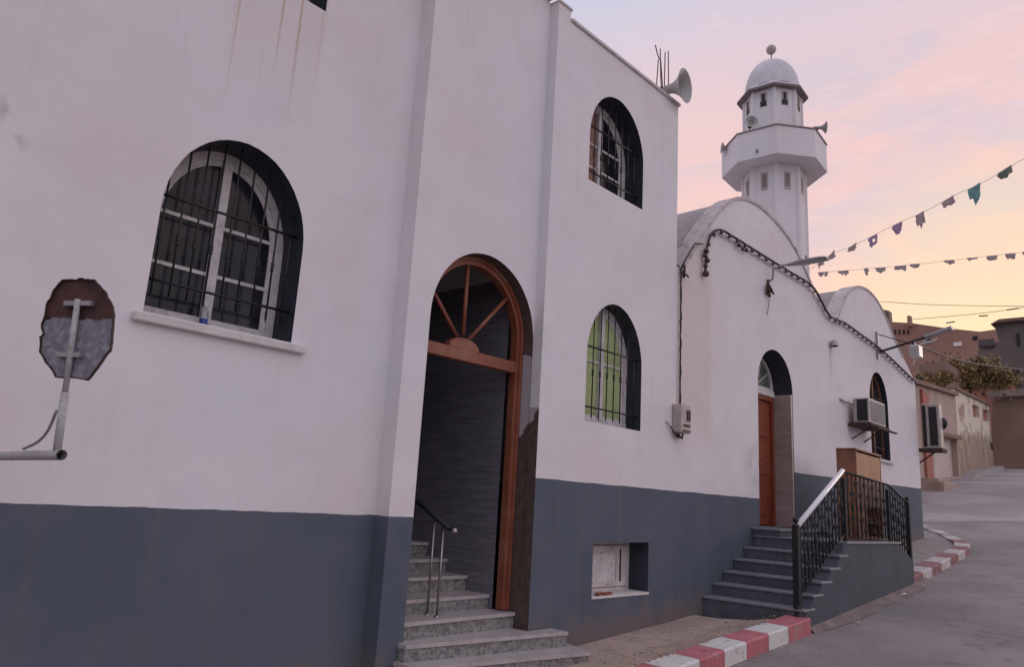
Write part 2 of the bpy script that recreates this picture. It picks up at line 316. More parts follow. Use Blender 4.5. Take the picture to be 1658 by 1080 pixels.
# ------------------------------------------------------------------ mesh building
class MB:
    def __init__(s): s.v = []; s.f = []; s.mi = []; s.cur = 0; s.sm = []
    def add(s, vs, fs, smooth=False):
        o = len(s.v); s.v += [tuple(v) for v in vs]; s.f += [[i+o for i in f] for f in fs]
        s.mi += [s.cur]*len(fs); s.sm += [smooth]*len(fs)
    def mat(s, i): s.cur = i; return s
    def box(s, x0, x1, y0, y1, z0, z1, b=0.0):
        if b <= 0:
            vs = [(x, y, z) for z in (z0, z1) for y in (y0, y1) for x in (x0, x1)]
            s.add(vs, [(0, 2, 3, 1), (4, 5, 7, 6), (0, 1, 5, 4), (2, 6, 7, 3), (0, 4, 6, 2), (1, 3, 7, 5)])
            return s
        # chamfered box
        vs = []; idx = {}
        for ix, x in enumerate((x0, x1)):
            for iy, y in enumerate((y0, y1)):
                for iz, z in enumerate((z0, z1)):
                    dx, dy, dz = b*(1-2*ix), b*(1-2*iy), b*(1-2*iz)
                    idx[(ix, iy, iz, 0)] = len(vs); vs.append((x, y+dy, z+dz))
                    idx[(ix, iy, iz, 1)] = len(vs); vs.append((x+dx, y, z+dz))
                    idx[(ix, iy, iz, 2)] = len(vs); vs.append((x+dx, y+dy, z))
        fs = []
        for a in range(3):
            o1, o2 = [k for k in range(3) if k != a]
            for sd in (0, 1):
                q = []
                for (p, r) in ((0, 0), (1, 0), (1, 1), (0, 1)):
                    c = [0, 0, 0]; c[a] = sd; c[o1] = p; c[o2] = r; q.append(idx[(*c, a)])
                fs.append(q)
            for p in (0, 1):
                for r in (0, 1):
                    c0 = [0, 0, 0]; c0[o1] = p; c0[o2] = r; c1 = list(c0); c1[a] = 1
                    fs.append([idx[(*c0, o1)], idx[(*c1, o1)], idx[(*c1, o2)], idx[(*c0, o2)]])
        for c in [(i, j, k) for i in (0, 1) for j in (0, 1) for k in (0, 1)]: fs.append([idx[(*c, 0)], idx[(*c, 1)], idx[(*c, 2)]])
        s.add(vs, fs); return s
    def tube(s, pts, r, n=8, caps=True, smooth=True):
        pts = [Vector(p) for p in pts]; rs = r if isinstance(r, (list, tuple)) else [r]*len(pts)
        vs = []; fs = []; ref = None
        for i, p in enumerate(pts):
            t = (pts[min(i+1, len(pts)-1)]-pts[max(i-1, 0)]).normalized()
            if ref is None: ref = Vector((0, 0, 1)) if abs(t.z) < .9 else Vector((1, 0, 0))
            u = t.cross(ref).normalized(); w = t.cross(u).normalized(); ref = -w if False else ref
            if abs(t.dot(ref)) > .97: ref = Vector((1, 0, 0)) if abs(t.x) < .9 else Vector((0, 1, 0)); u = t.cross(ref).normalized(); w = t.cross(u).normalized()
            for k in range(n):
                a = 2*math.pi*k/n; vs.append(p+(u*math.cos(a)+w*math.sin(a))*rs[i])
        for i in range(len(pts)-1):
            for k in range(n): fs.append((i*n+k, i*n+(k+1) % n, (i+1)*n+(k+1) % n, (i+1)*n+k))
        s.add(vs, fs, smooth)
        if caps: s.add(vs[:n], [tuple(range(n))]); s.add(vs[-n:], [tuple(range(n))][::-1])
        return s
    def lathe(s, c, prof, n=24, axis=Vector((0, 0, 1)), smooth=True, a0=0.0):
        """prof = [(radius, height)] along axis from c"""
        axis = Vector(axis).normalized(); ref = Vector((1, 0, 0)) if abs(axis.x) < .9 else Vector((0, 1, 0))
        u = (ref-axis*ref.dot(axis)).normalized(); w = axis.cross(u); c = Vector(c); vs = []; fs = []
        for (r, h) in prof:
            for k in range(n):
                a = a0+2*math.pi*k/n; vs.append(c+axis*h+(u*math.cos(a)+w*math.sin(a))*r)
        for i in range(len(prof)-1):
            for k in range(n): fs.append((i*n+k, i*n+(k+1) % n, (i+1)*n+(k+1) % n, (i+1)*n+k))
        s.add(vs, fs, smooth); return s
    def slab(s, loops, place, d0, d1, ends=(True, True), sides=True, sidemat=None):
        """flat outline (first loop) with holes, extruded: place((a,b), depth) -> point"""
        L = [[Vector((p[0], p[1], 0)) for p in lp] for lp in loops]; tris = tessellate_polygon(L)
        flat = [p for lp in loops for p in lp]
        for e, d in zip(ends, (d0, d1)):
            if e: s.add([place(p, d) for p in flat], [tuple(t) for t in tris])
        if sides:
            for lp in loops:
                n = len(lp); vs = [place(p, d0) for p in lp]+[place(p, d1) for p in lp]
                s.add(vs, [(i, (i+1) % n, n+(i+1) % n, n+i) for i in range(n)])
        return s
    def build(s, name, mats, parent=None, recalc=True):
        me = bpy.data.meshes.new(name); me.from_pydata(s.v, [], s.f)
        if not isinstance(mats, (list, tuple)): mats = [mats]
        for m in mats: me.materials.append(MATS[m])
        for p, i, q in zip(me.polygons, s.mi, s.sm): p.material_index = i; p.use_smooth = q
        if recalc:
            import bmesh
            bm = bmesh.new(); bm.from_mesh(me); bmesh.ops.remove_doubles(bm, verts=bm.verts, dist=1e-5)
            bmesh.ops.recalc_face_normals(bm, faces=bm.faces); bm.to_mesh(me); bm.free()
        o = bpy.data.objects.new(name, me); COL.objects.link(o)
        if parent: o.parent = parent; o.matrix_parent_inverse = parent_inv(parent)
        return o
def wm(o): return (wm(o.parent) @ o.matrix_parent_inverse if o.parent else Matrix()) @ o.matrix_basis
def parent_inv(p): return wm(p).inverted()
PXZ = lambda p, d: (p[0], d, p[1])            # outline in the facade plane, depth along Y
PYZ = lambda p, d: (d, p[0], p[1])            # outline across the street, depth along X
def tag(o, label=None, cat=None, group=None, kind=None):
    for k, v in (('label', label), ('category', cat), ('group', group), ('kind', kind)):
        if v: o[k] = v
    return o
def empty(name, loc, label, cat, group=None):
    o = bpy.data.objects.new(name, None); COL.objects.link(o); o.location = loc; o.empty_display_size = .2
    return tag(o, label, cat, group)
def arch(x0, x1, zb, zs, zt, n=22, wob=.004, seed=0):
    c = (x0+x1)/2; r = (x1-x0)/2; pts = [(x0, zb), (x1, zb)]
    for i in range(n+1):
        a = math.pi*i/n; pts.append((c+r*math.cos(a), zs+(zt-zs)*math.sin(a)))
    if wob: pts = [pts[0], pts[1]]+[(p[0]+wob*noise.noise((p[0]*6, p[1]*6, seed)), p[1]+wob*noise.noise((p[0]*6, p[1]*6, seed+9))) for p in pts[2:]]
    return pts

# ------------------------------------------------------------------ ground
GK = [(-60, -5.0), (-20, -3.1), (0, -1.95), (9.86, -1.355), (14.4, -.93), (20.8, -.31), (24, .02), (28, .5), (33, 1.15), (38, 1.86), (48, 2.75), (66, 4.4), (90, 6.6), (130, 9.5), (400, 12)]
def ground(x):
    for (a, za), (b, zb) in zip(GK, GK[1:]):
        if x <= b: t = (x-a)/(b-a); return za+(zb-za)*t
    return GK[-1][1]
def roadz(x): return ground(x)-.06-.05*max(0, min(1, (x-10)/4))
mb = MB(); xs = [-60+1.0*i for i in range(0, 190)]+[130+15*i for i in range(19)]; ys = [-60, -30, -15, -8, -4, 0, 2, 3, 4, 5, 6, 8, 10, 13, 17, 25, 40, 80]
vs = [(x, y, roadz(x)+.012*noise.noise((x*.5, y*.5, 0))) for x in xs for y in ys]; ny = len(ys)
mb.add(vs, [(i*ny+j, (i+1)*ny+j, (i+1)*ny+j+1, i*ny+j+1) for i in range(len(xs)-1) for j in range(ny-1)], True)
tag(mb.build('road', 'asphalt', recalc=False), kind='structure')

# ------------------------------------------------------------------ tall building
YR, YB, YL = 5.40, 5.54, 5.75                # right, entrance bay and left wall planes
tall = empty('mosque_building', (5, 5.5, -1.6), 'tall white two-storey building with slate blue base, iron-barred arched windows and open arched entrance', 'building')
A_big = (2.062, 3.308, 1.22, 2.06, 2.83); A_up = (2.062, 3.24, 4.43, 5.25, 6.02)
A_w1 = (6.92, 8.14, 3.985, 4.62, 5.36); A_w2 = (7.02, 8.20, .965, 1.76, 2.51); B_base = (7.27, 8.44, -1.03, -.42)
A_door = (4.66, 6.1995, -1.60, 1.76, 2.575)
def rectloop(x0, x1, z0, z1): return [(x0, z0), (x1, z0), (x1, z1), (x0, z1)]
w = MB()
TOPL, TOPR = 6.75, 5.955
holeL = [arch(*A_big, seed=1), arch(*A_up, seed=2)]
w.slab([[(-6, -4), (4.37, -4), (4.37, TOPL), (-6, TOPL)]]+holeL, PXZ, YL, YL+.5, ends=(True, False), sides=False)
w.add([(4.37, YL, -4), (4.37, YB, -4), (4.37, YB, TOPL), (4.37, YL, TOPL)], [(0, 1, 2, 3)])
hd = arch(*A_door, n=30, seed=3)
w.slab([[(4.37, -4), (6.20, -4), (6.20, 6.15), (4.37, 6.15)], hd], PXZ, YB, YB+.5, ends=(True, False), sides=False)
w.slab([[(4.37, 6.15), (6.20, 6.15), (6.20, TOPL), (4.37, TOPL)]], PXZ, YL-.03, YL, ends=(True, False), sides=False)
w.add([(6.2, YB, 1.02), (6.2, YR, 1.02), (6.2, YR, 6.10), (6.2, YB, 6.10)], [(0, 1, 2, 3)])
w.mat(1).add([(6.2, YB, -4), (6.2, YR, -4), (6.2, YR, 1.02), (6.2, YB, 1.02)], [(0, 1, 2, 3)]); w.mat(0)
hR = [arch(*A_w1, seed=4), arch(*A_w2, seed=5), rectloop(*B_base)]
w.slab([[(6.2, -4), (9.05, -4), (9.05, TOPR), (6.44, TOPR), (6.44, 6.10), (6.2, 6.10)]]+hR, PXZ, YR, YR+.5, ends=(True, False), sides=False)
# body behind the facade: end wall, roof, back
w.add([(9.05, YR, -4), (9.05, 15, -4), (9.05, 15, TOPR), (9.05, YR, TOPR)], [(0, 1, 2, 3)])
w.add([(6.2, YR, TOPR), (9.05, YR, TOPR), (9.05, YR+.22, TOPR), (6.2, YR+.22, TOPR)], [(0, 1, 2, 3)])
w.add([(6.2, YR+.22, TOPR), (9.05, YR+.22, TOPR), (9.05, YR+.22, 5.4), (6.2, YR+.22, 5.4)], [(0, 1, 2, 3)])
w.add([(-6, YL, TOPL), (6.2, YL-.03, TOPL), (6.2, 15, TOPL), (-6, 15, TOPL)], [(0, 1, 2, 3)])
w.add([(6.2, YR+.22, 5.4), (9.05, YR+.22, 5.4), (9.05, 15, 5.4), (6.2, 15, 5.4)], [(0, 1, 2, 3)])
w.add([(6.2, YL-.03, 5.4), (6.2, 15, 5.4), (6.2, 15, TOPL), (6.2, YL-.03, TOPL)], [(0, 1, 2, 3)])
w.add([(-6, YL, -4), (-6, 15, -4), (-6, 15, TOPL), (-6, YL, TOPL)], [(0, 1, 2, 3)])
w.add([(-6, 15, -4), (9.05, 15, -4), (9.05, 15, TOPR), (-6, 15, TOPL)], [(0, 1, 2, 3)])
w.build('wall', ['tall_wall', 'entrance_jamb'], tall, recalc=False)
def reveal(par, loop, y0, y1, m, name='window_reveal', skip_bottom=None):
    r = MB(); n = len(loop)
    for i in range(n):
        p, q = loop[i], loop[(i+1) % n]
        if skip_bottom is not None and i == 0: continue
        r.add([(p[0], y0, p[1]), (q[0], y0, q[1]), (q[0], y1, q[1]), (p[0], y1, p[1])], [(0, 1, 2, 3)], smooth=(i >= 2 and i < n-1 and abs(p[1]-q[1])+abs(p[0]-q[0]) < .4))
    return r.build(name, m, par, recalc=False)
reveal(tall, holeL[0], YL, YL+.5, 'navy_reveal'); reveal(tall, holeL[1], YL, YL+.5, 'navy_reveal')
reveal(tall, hR[0], YR, YR+.4, 'navy_reveal'); reveal(tall, hR[1], YR, YR+.35, 'navy_reveal'); reveal(tall, hR[2], YR, YR+.42, 'navy_reveal')
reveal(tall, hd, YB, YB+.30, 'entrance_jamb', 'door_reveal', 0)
c = MB(); c.box(6.445, 9.08, YR-.03, YR+.25, TOPR+.002, TOPR+.05, .008); c.box(6.19, 6.46, YR-.02, YR+.25, 6.102, 6.14, .008); c.box(4.3, 6.185, YB-.06, YB+.2, 6.152, 6.22, .01)
c.build('coping', 'sill_stone', tall)
# interior of the entrance
i_ = MB()
i_.add([(6.1, 5.84, -1.7), (6.1, 10, -1.7), (6.1, 10, 2.56), (6.1, 5.84, 2.56)], [(0, 1, 2, 3)])
i_.add([(4.45, 5.84, -1.7), (4.45, 10, -1.7), (4.45, 10, 2.56), (4.45, 5.84, 2.56)], [(0, 1, 2, 3)])
i_.add([(4.45, 10, -1.7), (6.1, 10, -1.7), (6.1, 10, 2.56), (4.45, 10, 2.56)], [(0, 1, 2, 3)])
i_.build('tiled_wall', 'dark_tiles', tall, recalc=False)
i_ = MB()
for a, b_ in (((6.1, 5.84), (6.1, 10)), ((4.45, 5.84), (4.45, 10)), ((4.45, 10), (6.1, 10))): i_.add([(*a, 2.56), (*b_, 2.56), (*b_, 3.3), (*a, 3.3)], [(0, 1, 2, 3)])
i_.add([(4.45, 5.84, 3.3), (6.1, 5.84, 3.3), (6.1, 10, 3.3), (4.45, 10, 3.3)], [(0, 1, 2, 3)])
i_.slab([[(4.2, -1.7), (6.4, -1.7), (6.4, 3.4), (4.2, 3.4)], arch(A_door[0], A_door[1], -1.69, A_door[3], A_door[4], wob=0)], PXZ, 5.842, 5.9, ends=(True, False), sides=False)
i_.build('ceiling', 'ceiling_paint', tall, recalc=False)

# windows ------------------------------------------------------------
def inset(a, d): return (a[0]+d, a[1]-d, a[2]+d, a[3], a[4]-d)
def arched_window(par, A, yf, grille_y, nbars, frame='white_wood', glassm='dark_glass', rails=(.3, .55), bars=(.12, .86), collar=.5, panes=None, back=None, th=.075):
    x0, x1, zb, zs, zt = A
    f = MB(); out = arch(*A, wob=0); inn = arch(*inset(A, th), wob=0)
    f.slab([out, inn], PXZ, yf, yf+.07)
    xm = (x0+x1)/2
    f.box(xm-.045, xm+.045, yf-.012, yf+.06, zb+th, zt-th-.002, .006)
    # inner sashes
    A2 = inset(A, th+.0); A3 = inset(A, th+.05)
    f.slab([arch(*A2, wob=0), arch(*A3, wob=0)], PXZ, yf+.018, yf+.055)
    fr = f.build('window', frame, par)
    H = zt-zb
    for k in rails:
        r = MB(); z = zb+H*k
        for a, b_ in ((x0+th+.02, xm-.045), (xm+.045, x1-th-.02)): r.box(a, b_, yf+.012, yf+.05, z-.017, z+.017, .004)
        r.build('muntin', frame, fr)
    loop = arch(*inset(A, th+.02), wob=0); left = [p for p in loop]
    for sd in (0, 1):
        xa, xb = (x0+th+.02, xm-.02) if sd == 0 else (xm+.02, x1-th-.02)
        pts = [(xa, zb+th+.02), (xb, zb+th+.02)]
        n = 16; cc, rr, hh = xm, (x1-x0)/2-th-.02, zt-th-.02-zs
        arc_ = []
        for i in range(n+1):
            t = xb+(xa-xb)*i/n; u = max(0., 1-((t-cc)/rr)**2); arc_.append((t, zs+hh*math.sqrt(u)))
        p = MB(); p.slab([pts+arc_], PXZ, yf+.03, yf+.034); pm = glassm if panes is None else panes[sd]
        p.build('pane', pm, fr)
    if back:
        bk = MB(); n = 24
        for i in range(n):
            xa = x0+.03+(x1-x0-.06)*i/n; xb = x0+.03+(x1-x0-.06)*(i+1)/n; ya = yf+.1+.015*(i % 2); yb = yf+.1+.015*((i+1) % 2)
            bk.add([(xa, ya, zb), (xb, yb, zb), (xb, yb, zt), (xa, ya, zt)], [(0, 1, 2, 3)])
        bk.build('curtain', back, fr)
    # iron grille
    g = MB(); gy = grille_y
    hz = [zb+H*k for k in bars]
    def width_at(z):
        if z <= zs: return x0, x1
        u = math.sqrt(max(0, 1-((z-zs)/(zt-zs))**2)); r = (x1-x0)/2; return xm-r*u, xm+r*u
    for z in hz:
        a, b_ = width_at(z); g = MB(); g.tube([(a-.01, gy-.008, z), (b_+.01, gy-.008, z)], .012, 6); g.build('grille_rail', 'iron', fr)
    zlow = hz[0]-.11
    for i in range(nbars):
        x = x0+(x1-x0)*(i+.5)/nbars; r = (x1-x0)/2; u = (x-xm)/r
        ztop = zs+(zt-zs)*math.sqrt(max(0, 1-u*u))-.01
        b = MB(); b.tube([(x, gy, zlow), (x, gy, ztop)], .0085, 6)
        b.lathe((x, gy, zlow-.03), [(0, 0), (.006, .02), (.0065, .03)], 6)
        zc = zb+H*collar
        for k in (-1, 0, 1): b.lathe((x, gy, zc+k*.028), [(.008, -.014), (.017, -.006), (.017, .006), (.008, .014)], 8)
        b.build('grille_bar', 'iron', fr)
    return fr
wb = arched_window(tall, A_big, 6.09, 5.86, 9, rails=(.31, .58), bars=(.175, .605), collar=.40)
tag(wb, 'large arched window of the left wall, white frame behind bars')
s_ = MB(); s_.box(1.985, 3.43, YL-.06, YL+.34, 1.135, 1.205, .008); s_.build('sill', 'sill_stone', wb)
wu = arched_window(tall, A_up, 6.09, 5.86, 9, rails=(.31, .58), bars=(.175, .605), collar=.40)
w1 = arched_window(tall, A_w1, 5.70, 5.50, 8, rails=(.31, .55), bars=(.14, .60), collar=.34, panes=('curtain_orange', 'dark_glass'))
w2 = arched_window(tall, A_w2, 5.62, 5.47, 8, rails=(.52,), bars=(.12, .60), collar=.40, glassm='curtain_green')
tag(w2, 'lower arched window with green panes behind bars')
# basement window
f = MB(); x0, x1, z0, z1 = B_base; yf = 5.69
f.slab([rectloop(x0+.0, x1-.0, z0+.0, z1), rectloop(x0+.06, x1-.06, z0+.05, z1-.05)], PXZ, yf, yf+.05)
f.slab([rectloop(x0+.075, x1-.075, z0+.06, z1-.06), rectloop(x0+.30, x1-.30, z0+.13, z1-.16)], PXZ, yf-.014, yf+.03)
bw = f.build('window', 'old_white_wood', tall); tag(bw, 'small square basement window with weathered white shutter')
f = MB(); f.box(x0+.30, x1-.30, yf, yf+.012, z0+.13, z1-.16); f.build('pane', 'white_wood', bw)
for xx in (x0+.19, x1-.22):
    f = MB(); f.box(xx-.012, xx+.012, yf-.024, yf-.0145, z0+.12, z1-.1); f.build('rust_bar', 'rusty_iron', bw)
f = MB(); f.box(x0-.0, x1+.01, YR-.012, yf-.002, z0-.02, z0+.012, .004); f.build('sill', 'sill_stone', bw)
f = MB()
for k in range(9):
    a = random.random()*6; px_, py_ = x0+.12+random.random()*.3, YR+.0+random.random()*.06
    f.box(px_-.035, px_+.035, py_-.02, py_+.02, z0+.014+k*.002, z0+.03+k*.002, .004)
tag(f.build('rubble', 'red_paint'), 'bits of broken red brick on the basement window sill', 'brick rubble')
# entrance frame ------------------------------------------------------
A_f = (4.665, 6.187, -1.13, 1.755, 2.57)
f = MB(); o1 = arch(*A_f, n=30, wob=0); 
def ring_open(mb_, A, d, ya, yb, n=30):
    a = arch(*A, n=n, wob=0); b_ = arch(A[0]+d, A[1]-d, A[2], A[3], A[4]-d, n=n, wob=0)
    o_ = a[1:]+[a[0]]; i2 = b_[1:]+[b_[0]]
    mb_.slab([o_+i2[::-1]], PXZ, ya, yb)
ring_open(f, A_f, .04, 5.67, 5.80); ring_open(f, (4.705, 6.147, -1.13, 1.755, 2.53), .05, 5.695, 5.785)
fr = f.build('door_frame', 'wood', tall); tag(fr, 'red-brown wooden frame of the open arched entrance')
f = MB(); f.box(4.76, 6.095, 5.685, 5.775, 1.40, 1.53, .008); f.build('transom_rail', 'wood', fr)
f = MB(); hc = 5.29; pts = [(hc+.22*math.cos(math.pi*i/14), 1.531+.115*math.sin(math.pi*i/14)) for i in range(15)]; f.slab([pts], PXZ, 5.69, 5.77); f.build('transom_hub', 'wood', fr)
for ang in (47, 90, 133):
    a = math.radians(ang); c0 = Vector((hc, 0, 1.56)); dx, dz = math.cos(a), math.sin(a)
    t = .1
    while True:
        x, z = c0.x+dx*t, c0.z+dz*t; r = .70; u = 1-((x-5.415)/r)**2
        if u <= 0 or z > 1.755+.76*math.sqrt(u): break
        t += .01
    p = MB(); q0 = (c0.x+dx*.12, 5.73, c0.z+dz*.12); q1 = (c0.x+dx*(t+.02), 5.73, c0.z+dz*(t+.02)); p.tube([q0, q1], .023, 8); p.build('mullion', 'wood', fr)

# entrance steps ------------------------------------------------------
st = empty('entrance_steps', (5.4, 5.5, -1.6), 'grey speckled marble steps climbing into the tall arched entrance', 'steps')
def step(par, loop, ztop, zbot, m1='step_marble', m2='tread_stone', th=.035, over=.02, lab='step'):
    b = MB(); b.mat(0).slab([loop], lambda p, d: (p[0], p[1], d), zbot, ztop-th, ends=(False, False))
    cx_ = sum(p[0] for p in loop)/len(loop); cy_ = sum(p[1] for p in loop)/len(loop)
    lp2 = [(p[0], p[1]-(over if p[1] < cy_ else 0)) for p in loop]
    b.mat(1).slab([lp2], lambda p, d: (p[0], p[1], d), ztop-th, ztop)
    return b.build(lab, [m1, m2], par)
step(st, [(4.56, 5.26), (6.56, 4.88), (6.74, 5.395), (6.205, 5.395), (6.195, 5.535), (4.56, 5.535)], -1.45, -2.2)
step(st, [(4.60, 5.44), (6.55, 5.17), (6.55, 5.397), (6.165, 5.397), (6.165, 5.62), (4.665, 5.62), (4.665, 5.537), (4.60, 5.537)], -1.30, -1.484)
nz = [(5.60, -1.144), (5.90, -.997), (6.26, -.839), (6.60, -.692), (6.95, -.535), (7.30, -.38), (7.65, -.22), (8.0, -.06), (8.35, .10), (8.7, .26), (9.05, .42)]
for k, (y, z) in enumerate(nz):
    y2 = nz[k+1][0]+.03 if k+1 < len(nz) else 9.99
    xl, xr = (4.668, 6.188) if y < 5.8 else (4.455, 6.095)
    if k == 0: step(st, [(xl, y), (xr, y), (xr, 5.838), (6.095, 5.845), (6.095, y2), (4.668, y2)], z, z-.19)
    else: step(st, [(xl, y), (xr, y), (xr, y2), (xl, y2)], z, z-.19)
hr = empty('handrail', (5.2, 5.75, -1.14), 'metal handrail on two slim posts inside the arched entrance', 'handrail')
for y, zt in ((5.85, -.235), (5.71, -.29)):
    p = MB(); p.tube([(5.2, y, -1.144), (5.2, y, zt)], .0125, 10); p.lathe((5.2, y, -1.144), [(.03, 0), (.03, .01), (.013, .018)], 12); p.build('post', 'chrome', hr)
for y, z in ((7.4, -.38+.0), (8.8, .26)):
    p = MB(); p.tube([(5.2, y+.1, z), (5.2, y+.1, -.29+(y+.1-5.7)*.42)], .0125, 10); p.build('post', 'chrome', hr)
p = MB(); p.tube([(5.2, 5.60, -.315), (5.2, 6.12, -.075), (5.2, 9.0, 1.14)], .026, 10); p.build('rail', 'black_rail', hr)
p = MB(); p.tube([(5.2, 5.53, -.315), (5.2, 5.56, -.322), (5.2, 5.602, -.315)], [.02, .027, .027], 10); p.build('rail_end', 'chrome', hr)

# ------------------------------------------------------------------ low hall with vaults
hall = empty('prayer_hall', (14, 5.5, -.9), 'low white hall with two rounded vault gables and slate blue base along the sloping street', 'building')
g1 = [(9.05, 3.42), (9.27, 3.54), (9.71, 4.04), (10.22, 4.60), (10.7, 5.00), (11.1, 5.19), (11.6, 5.28), (12.12, 5.265), (12.64, 5.17), (13.1, 5.03), (13.48, 4.84), (13.95, 4.50), (14.36, 4.17), (14.76, 3.97), (15.2, 3.92)]
g2 = [(15.36, 4.02), (15.60, 4.32), (15.95, 4.67), (16.35, 4.92), (16.80, 5.07), (17.35, 5.12), (17.9, 5.05), (18.35, 4.87), (18.75, 4.62), (19.15, 4.33), (19.6, 4.08), (20.1, 3.83), (20.62, 3.52)]
def smoothline(P, k=3):
    out = []
    for i in range(len(P)-1):
        p0 = P[max(i-1, 0)]; p1 = P[i]; p2 = P[i+1]; p3 = P[min(i+2, len(P)-1)]
        for j in range(k):
            t = j/k; out.append(tuple(.5*((2*p1[c])+(-p0[c]+p2[c])*t+(2*p0[c]-5*p1[c]+4*p2[c]-p3[c])*t*t+(-p0[c]+3*p1[c]-3*p2[c]+p3[c])*t**3) for c in range(len(p1))))
    return out+[P[-1]]
G = smoothline(g1+g2)
A_hd = (11.64, 13.03, -.175, 2.13, 2.80); A_w3 = (17.12, 18.36, 1.36, 2.55, 3.29)
hh = [arch(*A_hd, seed=11), arch(*A_w3, seed=12)]
YH = YR+.006
w = MB(); w.slab([[(9.055, -3), (20.62, -3)]+[(p[0] if p[0] > 9.06 else 9.055, p[1]) for p in G[::-1]]]+hh, PXZ, YH, YH+.25, ends=(True, False), sides=False)
# top edge thickness + back of the gable parapet + body
ge = [(9.055, G[0][1])]+G[1:]; n = len(ge)
w.add([(p[0], YH, p[1]) for p in ge]+[(p[0], YH+.25, p[1]) for p in ge], [(i, i+1, n+i+1, n+i) for i in range(n-1)], True)
w.add([(20.62, YH, -3), (20.62, 13, -3), (20.62, 13, 3.35), (20.62, YH+.25, 3.52), (20.62, YH, 3.52)], [(0, 1, 2, 3, 4)])
w.add([(9.06, YH+.2, 3.38), (20.62, YH+.2, 3.38), (20.62, 13, 3.35), (9.06, 13, 3.35)], [(0, 1, 2, 3)])
w.add([(9.06, 13, -3), (20.62, 13, -3), (20.62, 13, 3.35), (9.06, 13, 3.35)], [(0, 1, 2, 3)])
w.build('wall', 'hall_wall', hall, recalc=False)
def barrel(P, y1, name, zbase):
    b = MB(); n = len(P)
    b.add([(p[0], YH+.02, p[1]-.03) for p in P]+[(p[0], y1, p[1]-.03) for p in P], [(i, i+1, n+i+1, n+i) for i in range(n-1)], True)
    b.slab([[(P[0][0], zbase)]+[(p[0], p[1]-.03) for p in P]+[(P[-1][0], zbase)]], PXZ, y1, y1+.02, ends=(True, True))
    return b.build(name, 'vault_grey', hall, recalc=False)
barrel([p for p in G if 9.06 < p[0] < 15.1], 12.5, 'vault', 3.3)
barrel([p for p in G if p[0] >= 15.1], 7.35, 'vault', 3.3)
# raised rims that follow the gables
def rim(P, wd, y0, y1, name='gable_rim'):
    up_ = P; lo = []
    for i, p in enumerate(P):
        a = P[max(i-1, 0)]; b_ = P[min(i+1, len(P)-1)]; t = Vector((b_[0]-a[0], b_[1]-a[1])).normalized(); lo.append((p[0]+t.y*wd, p[1]-t.x*wd))
    b = MB(); n = len(P)
    for (A0, B0) in zip(range(n-1), range(1, n)):
        q = [up_[A0], up_[B0], lo[B0], lo[A0]]
        b.add([(x, y0, z) for x, z in q]+[(x, y1, z) for x, z in q], [(0, 1, 2, 3), (0, 1, 5, 4), (3, 2, 6, 7)])
    return b.build(name, 'rim_stained', hall)
off = lambda P, d: [(p[0], p[1]+d) for p in P]
rim(off([p for p in G if 9.06 < p[0] < 14.2], .025), .055, YH-.018, YH+.28); rim(off([p for p in G if 15.35 < p[0] < 19.8], .025), .05, YH-.016, YH+.28)
# hall door
reveal(hall, [p for p in hh[0] if p[1] < 2.131 or True], YH, 5.80, 'navy_reveal', 'door_reveal', 0)
f = MB(); f.box(12.955, 13.022, YH+.004, 5.795, -.17, 2.11); f.build('tiled_jamb', 'door_tiles', hall)
f = MB(); f.slab([rectloop(11.66, 12.95, -.165, 2.06), rectloop(11.74, 12.87, -.164, 1.98)], PXZ, 5.72, 5.82); dfr = f.build('door', 'wood_door', hall); tag(dfr, 'red-brown wooden door under the pale fanlight')
f = MB(); f.box(11.745, 12.30, 5.765, 5.80, -.16, 1.975, .006); f.box(12.312, 12.865, 5.765, 5.80, -.16, 1.975, .006)
for xa, xb in ((11.80, 12.25), (12.36, 12.82)):
    for za, zb_ in ((.0, .55), (.68, 1.2), (1.33, 1.88)): f.box(xa, xb, 5.75, 5.77, za, zb_, .008)
f.build('door_leaf', 'wood_door', dfr)
f = MB(); f.tube([(12.36, 5.74, .85), (12.36, 5.71, .85), (12.46, 5.71, .85)], .008, 6); f.build('handle', 'chrome', dfr)
f = MB(); f.box(11.645, 12.95, 5.70, 5.84, 2.062, 2.17, .006)
A_fan = (11.65, 12.99, 2.17, 2.171, 2.78); f.slab([arch(*A_fan, wob=0), arch(11.72, 12.92, 2.22, 2.221, 2.71, wob=0)], PXZ, 5.74, 5.80)
for ang in (35, 65, 90, 115, 145):
    a = math.radians(ang); f.tube([(12.32, 5.77, 2.2), (12.32+.60*math.cos(a), 5.77, 2.2+.50*math.sin(a))], .014, 6)
fan = f.build('fanlight', 'white_wood', hall)
f = MB(); f.slab([arch(11.70, 12.94, 2.18, 2.19, 2.73, wob=0)], PXZ, 5.776, 5.78); f.build('pane', 'green_glass', fan)
f = MB(); f.box(11.64, 13.03, YH+.002, 5.9, -.3, -.176); f.build('threshold', 'tread_stone', hall)
f = MB(); f.add([(11.5, 5.86, -.3), (13.1, 5.86, -.3), (13.1, 5.86, 2.9), (11.5, 5.86, 2.9)], [(0, 1, 2, 3)]); f.build('backing', 'dark_slot', hall)
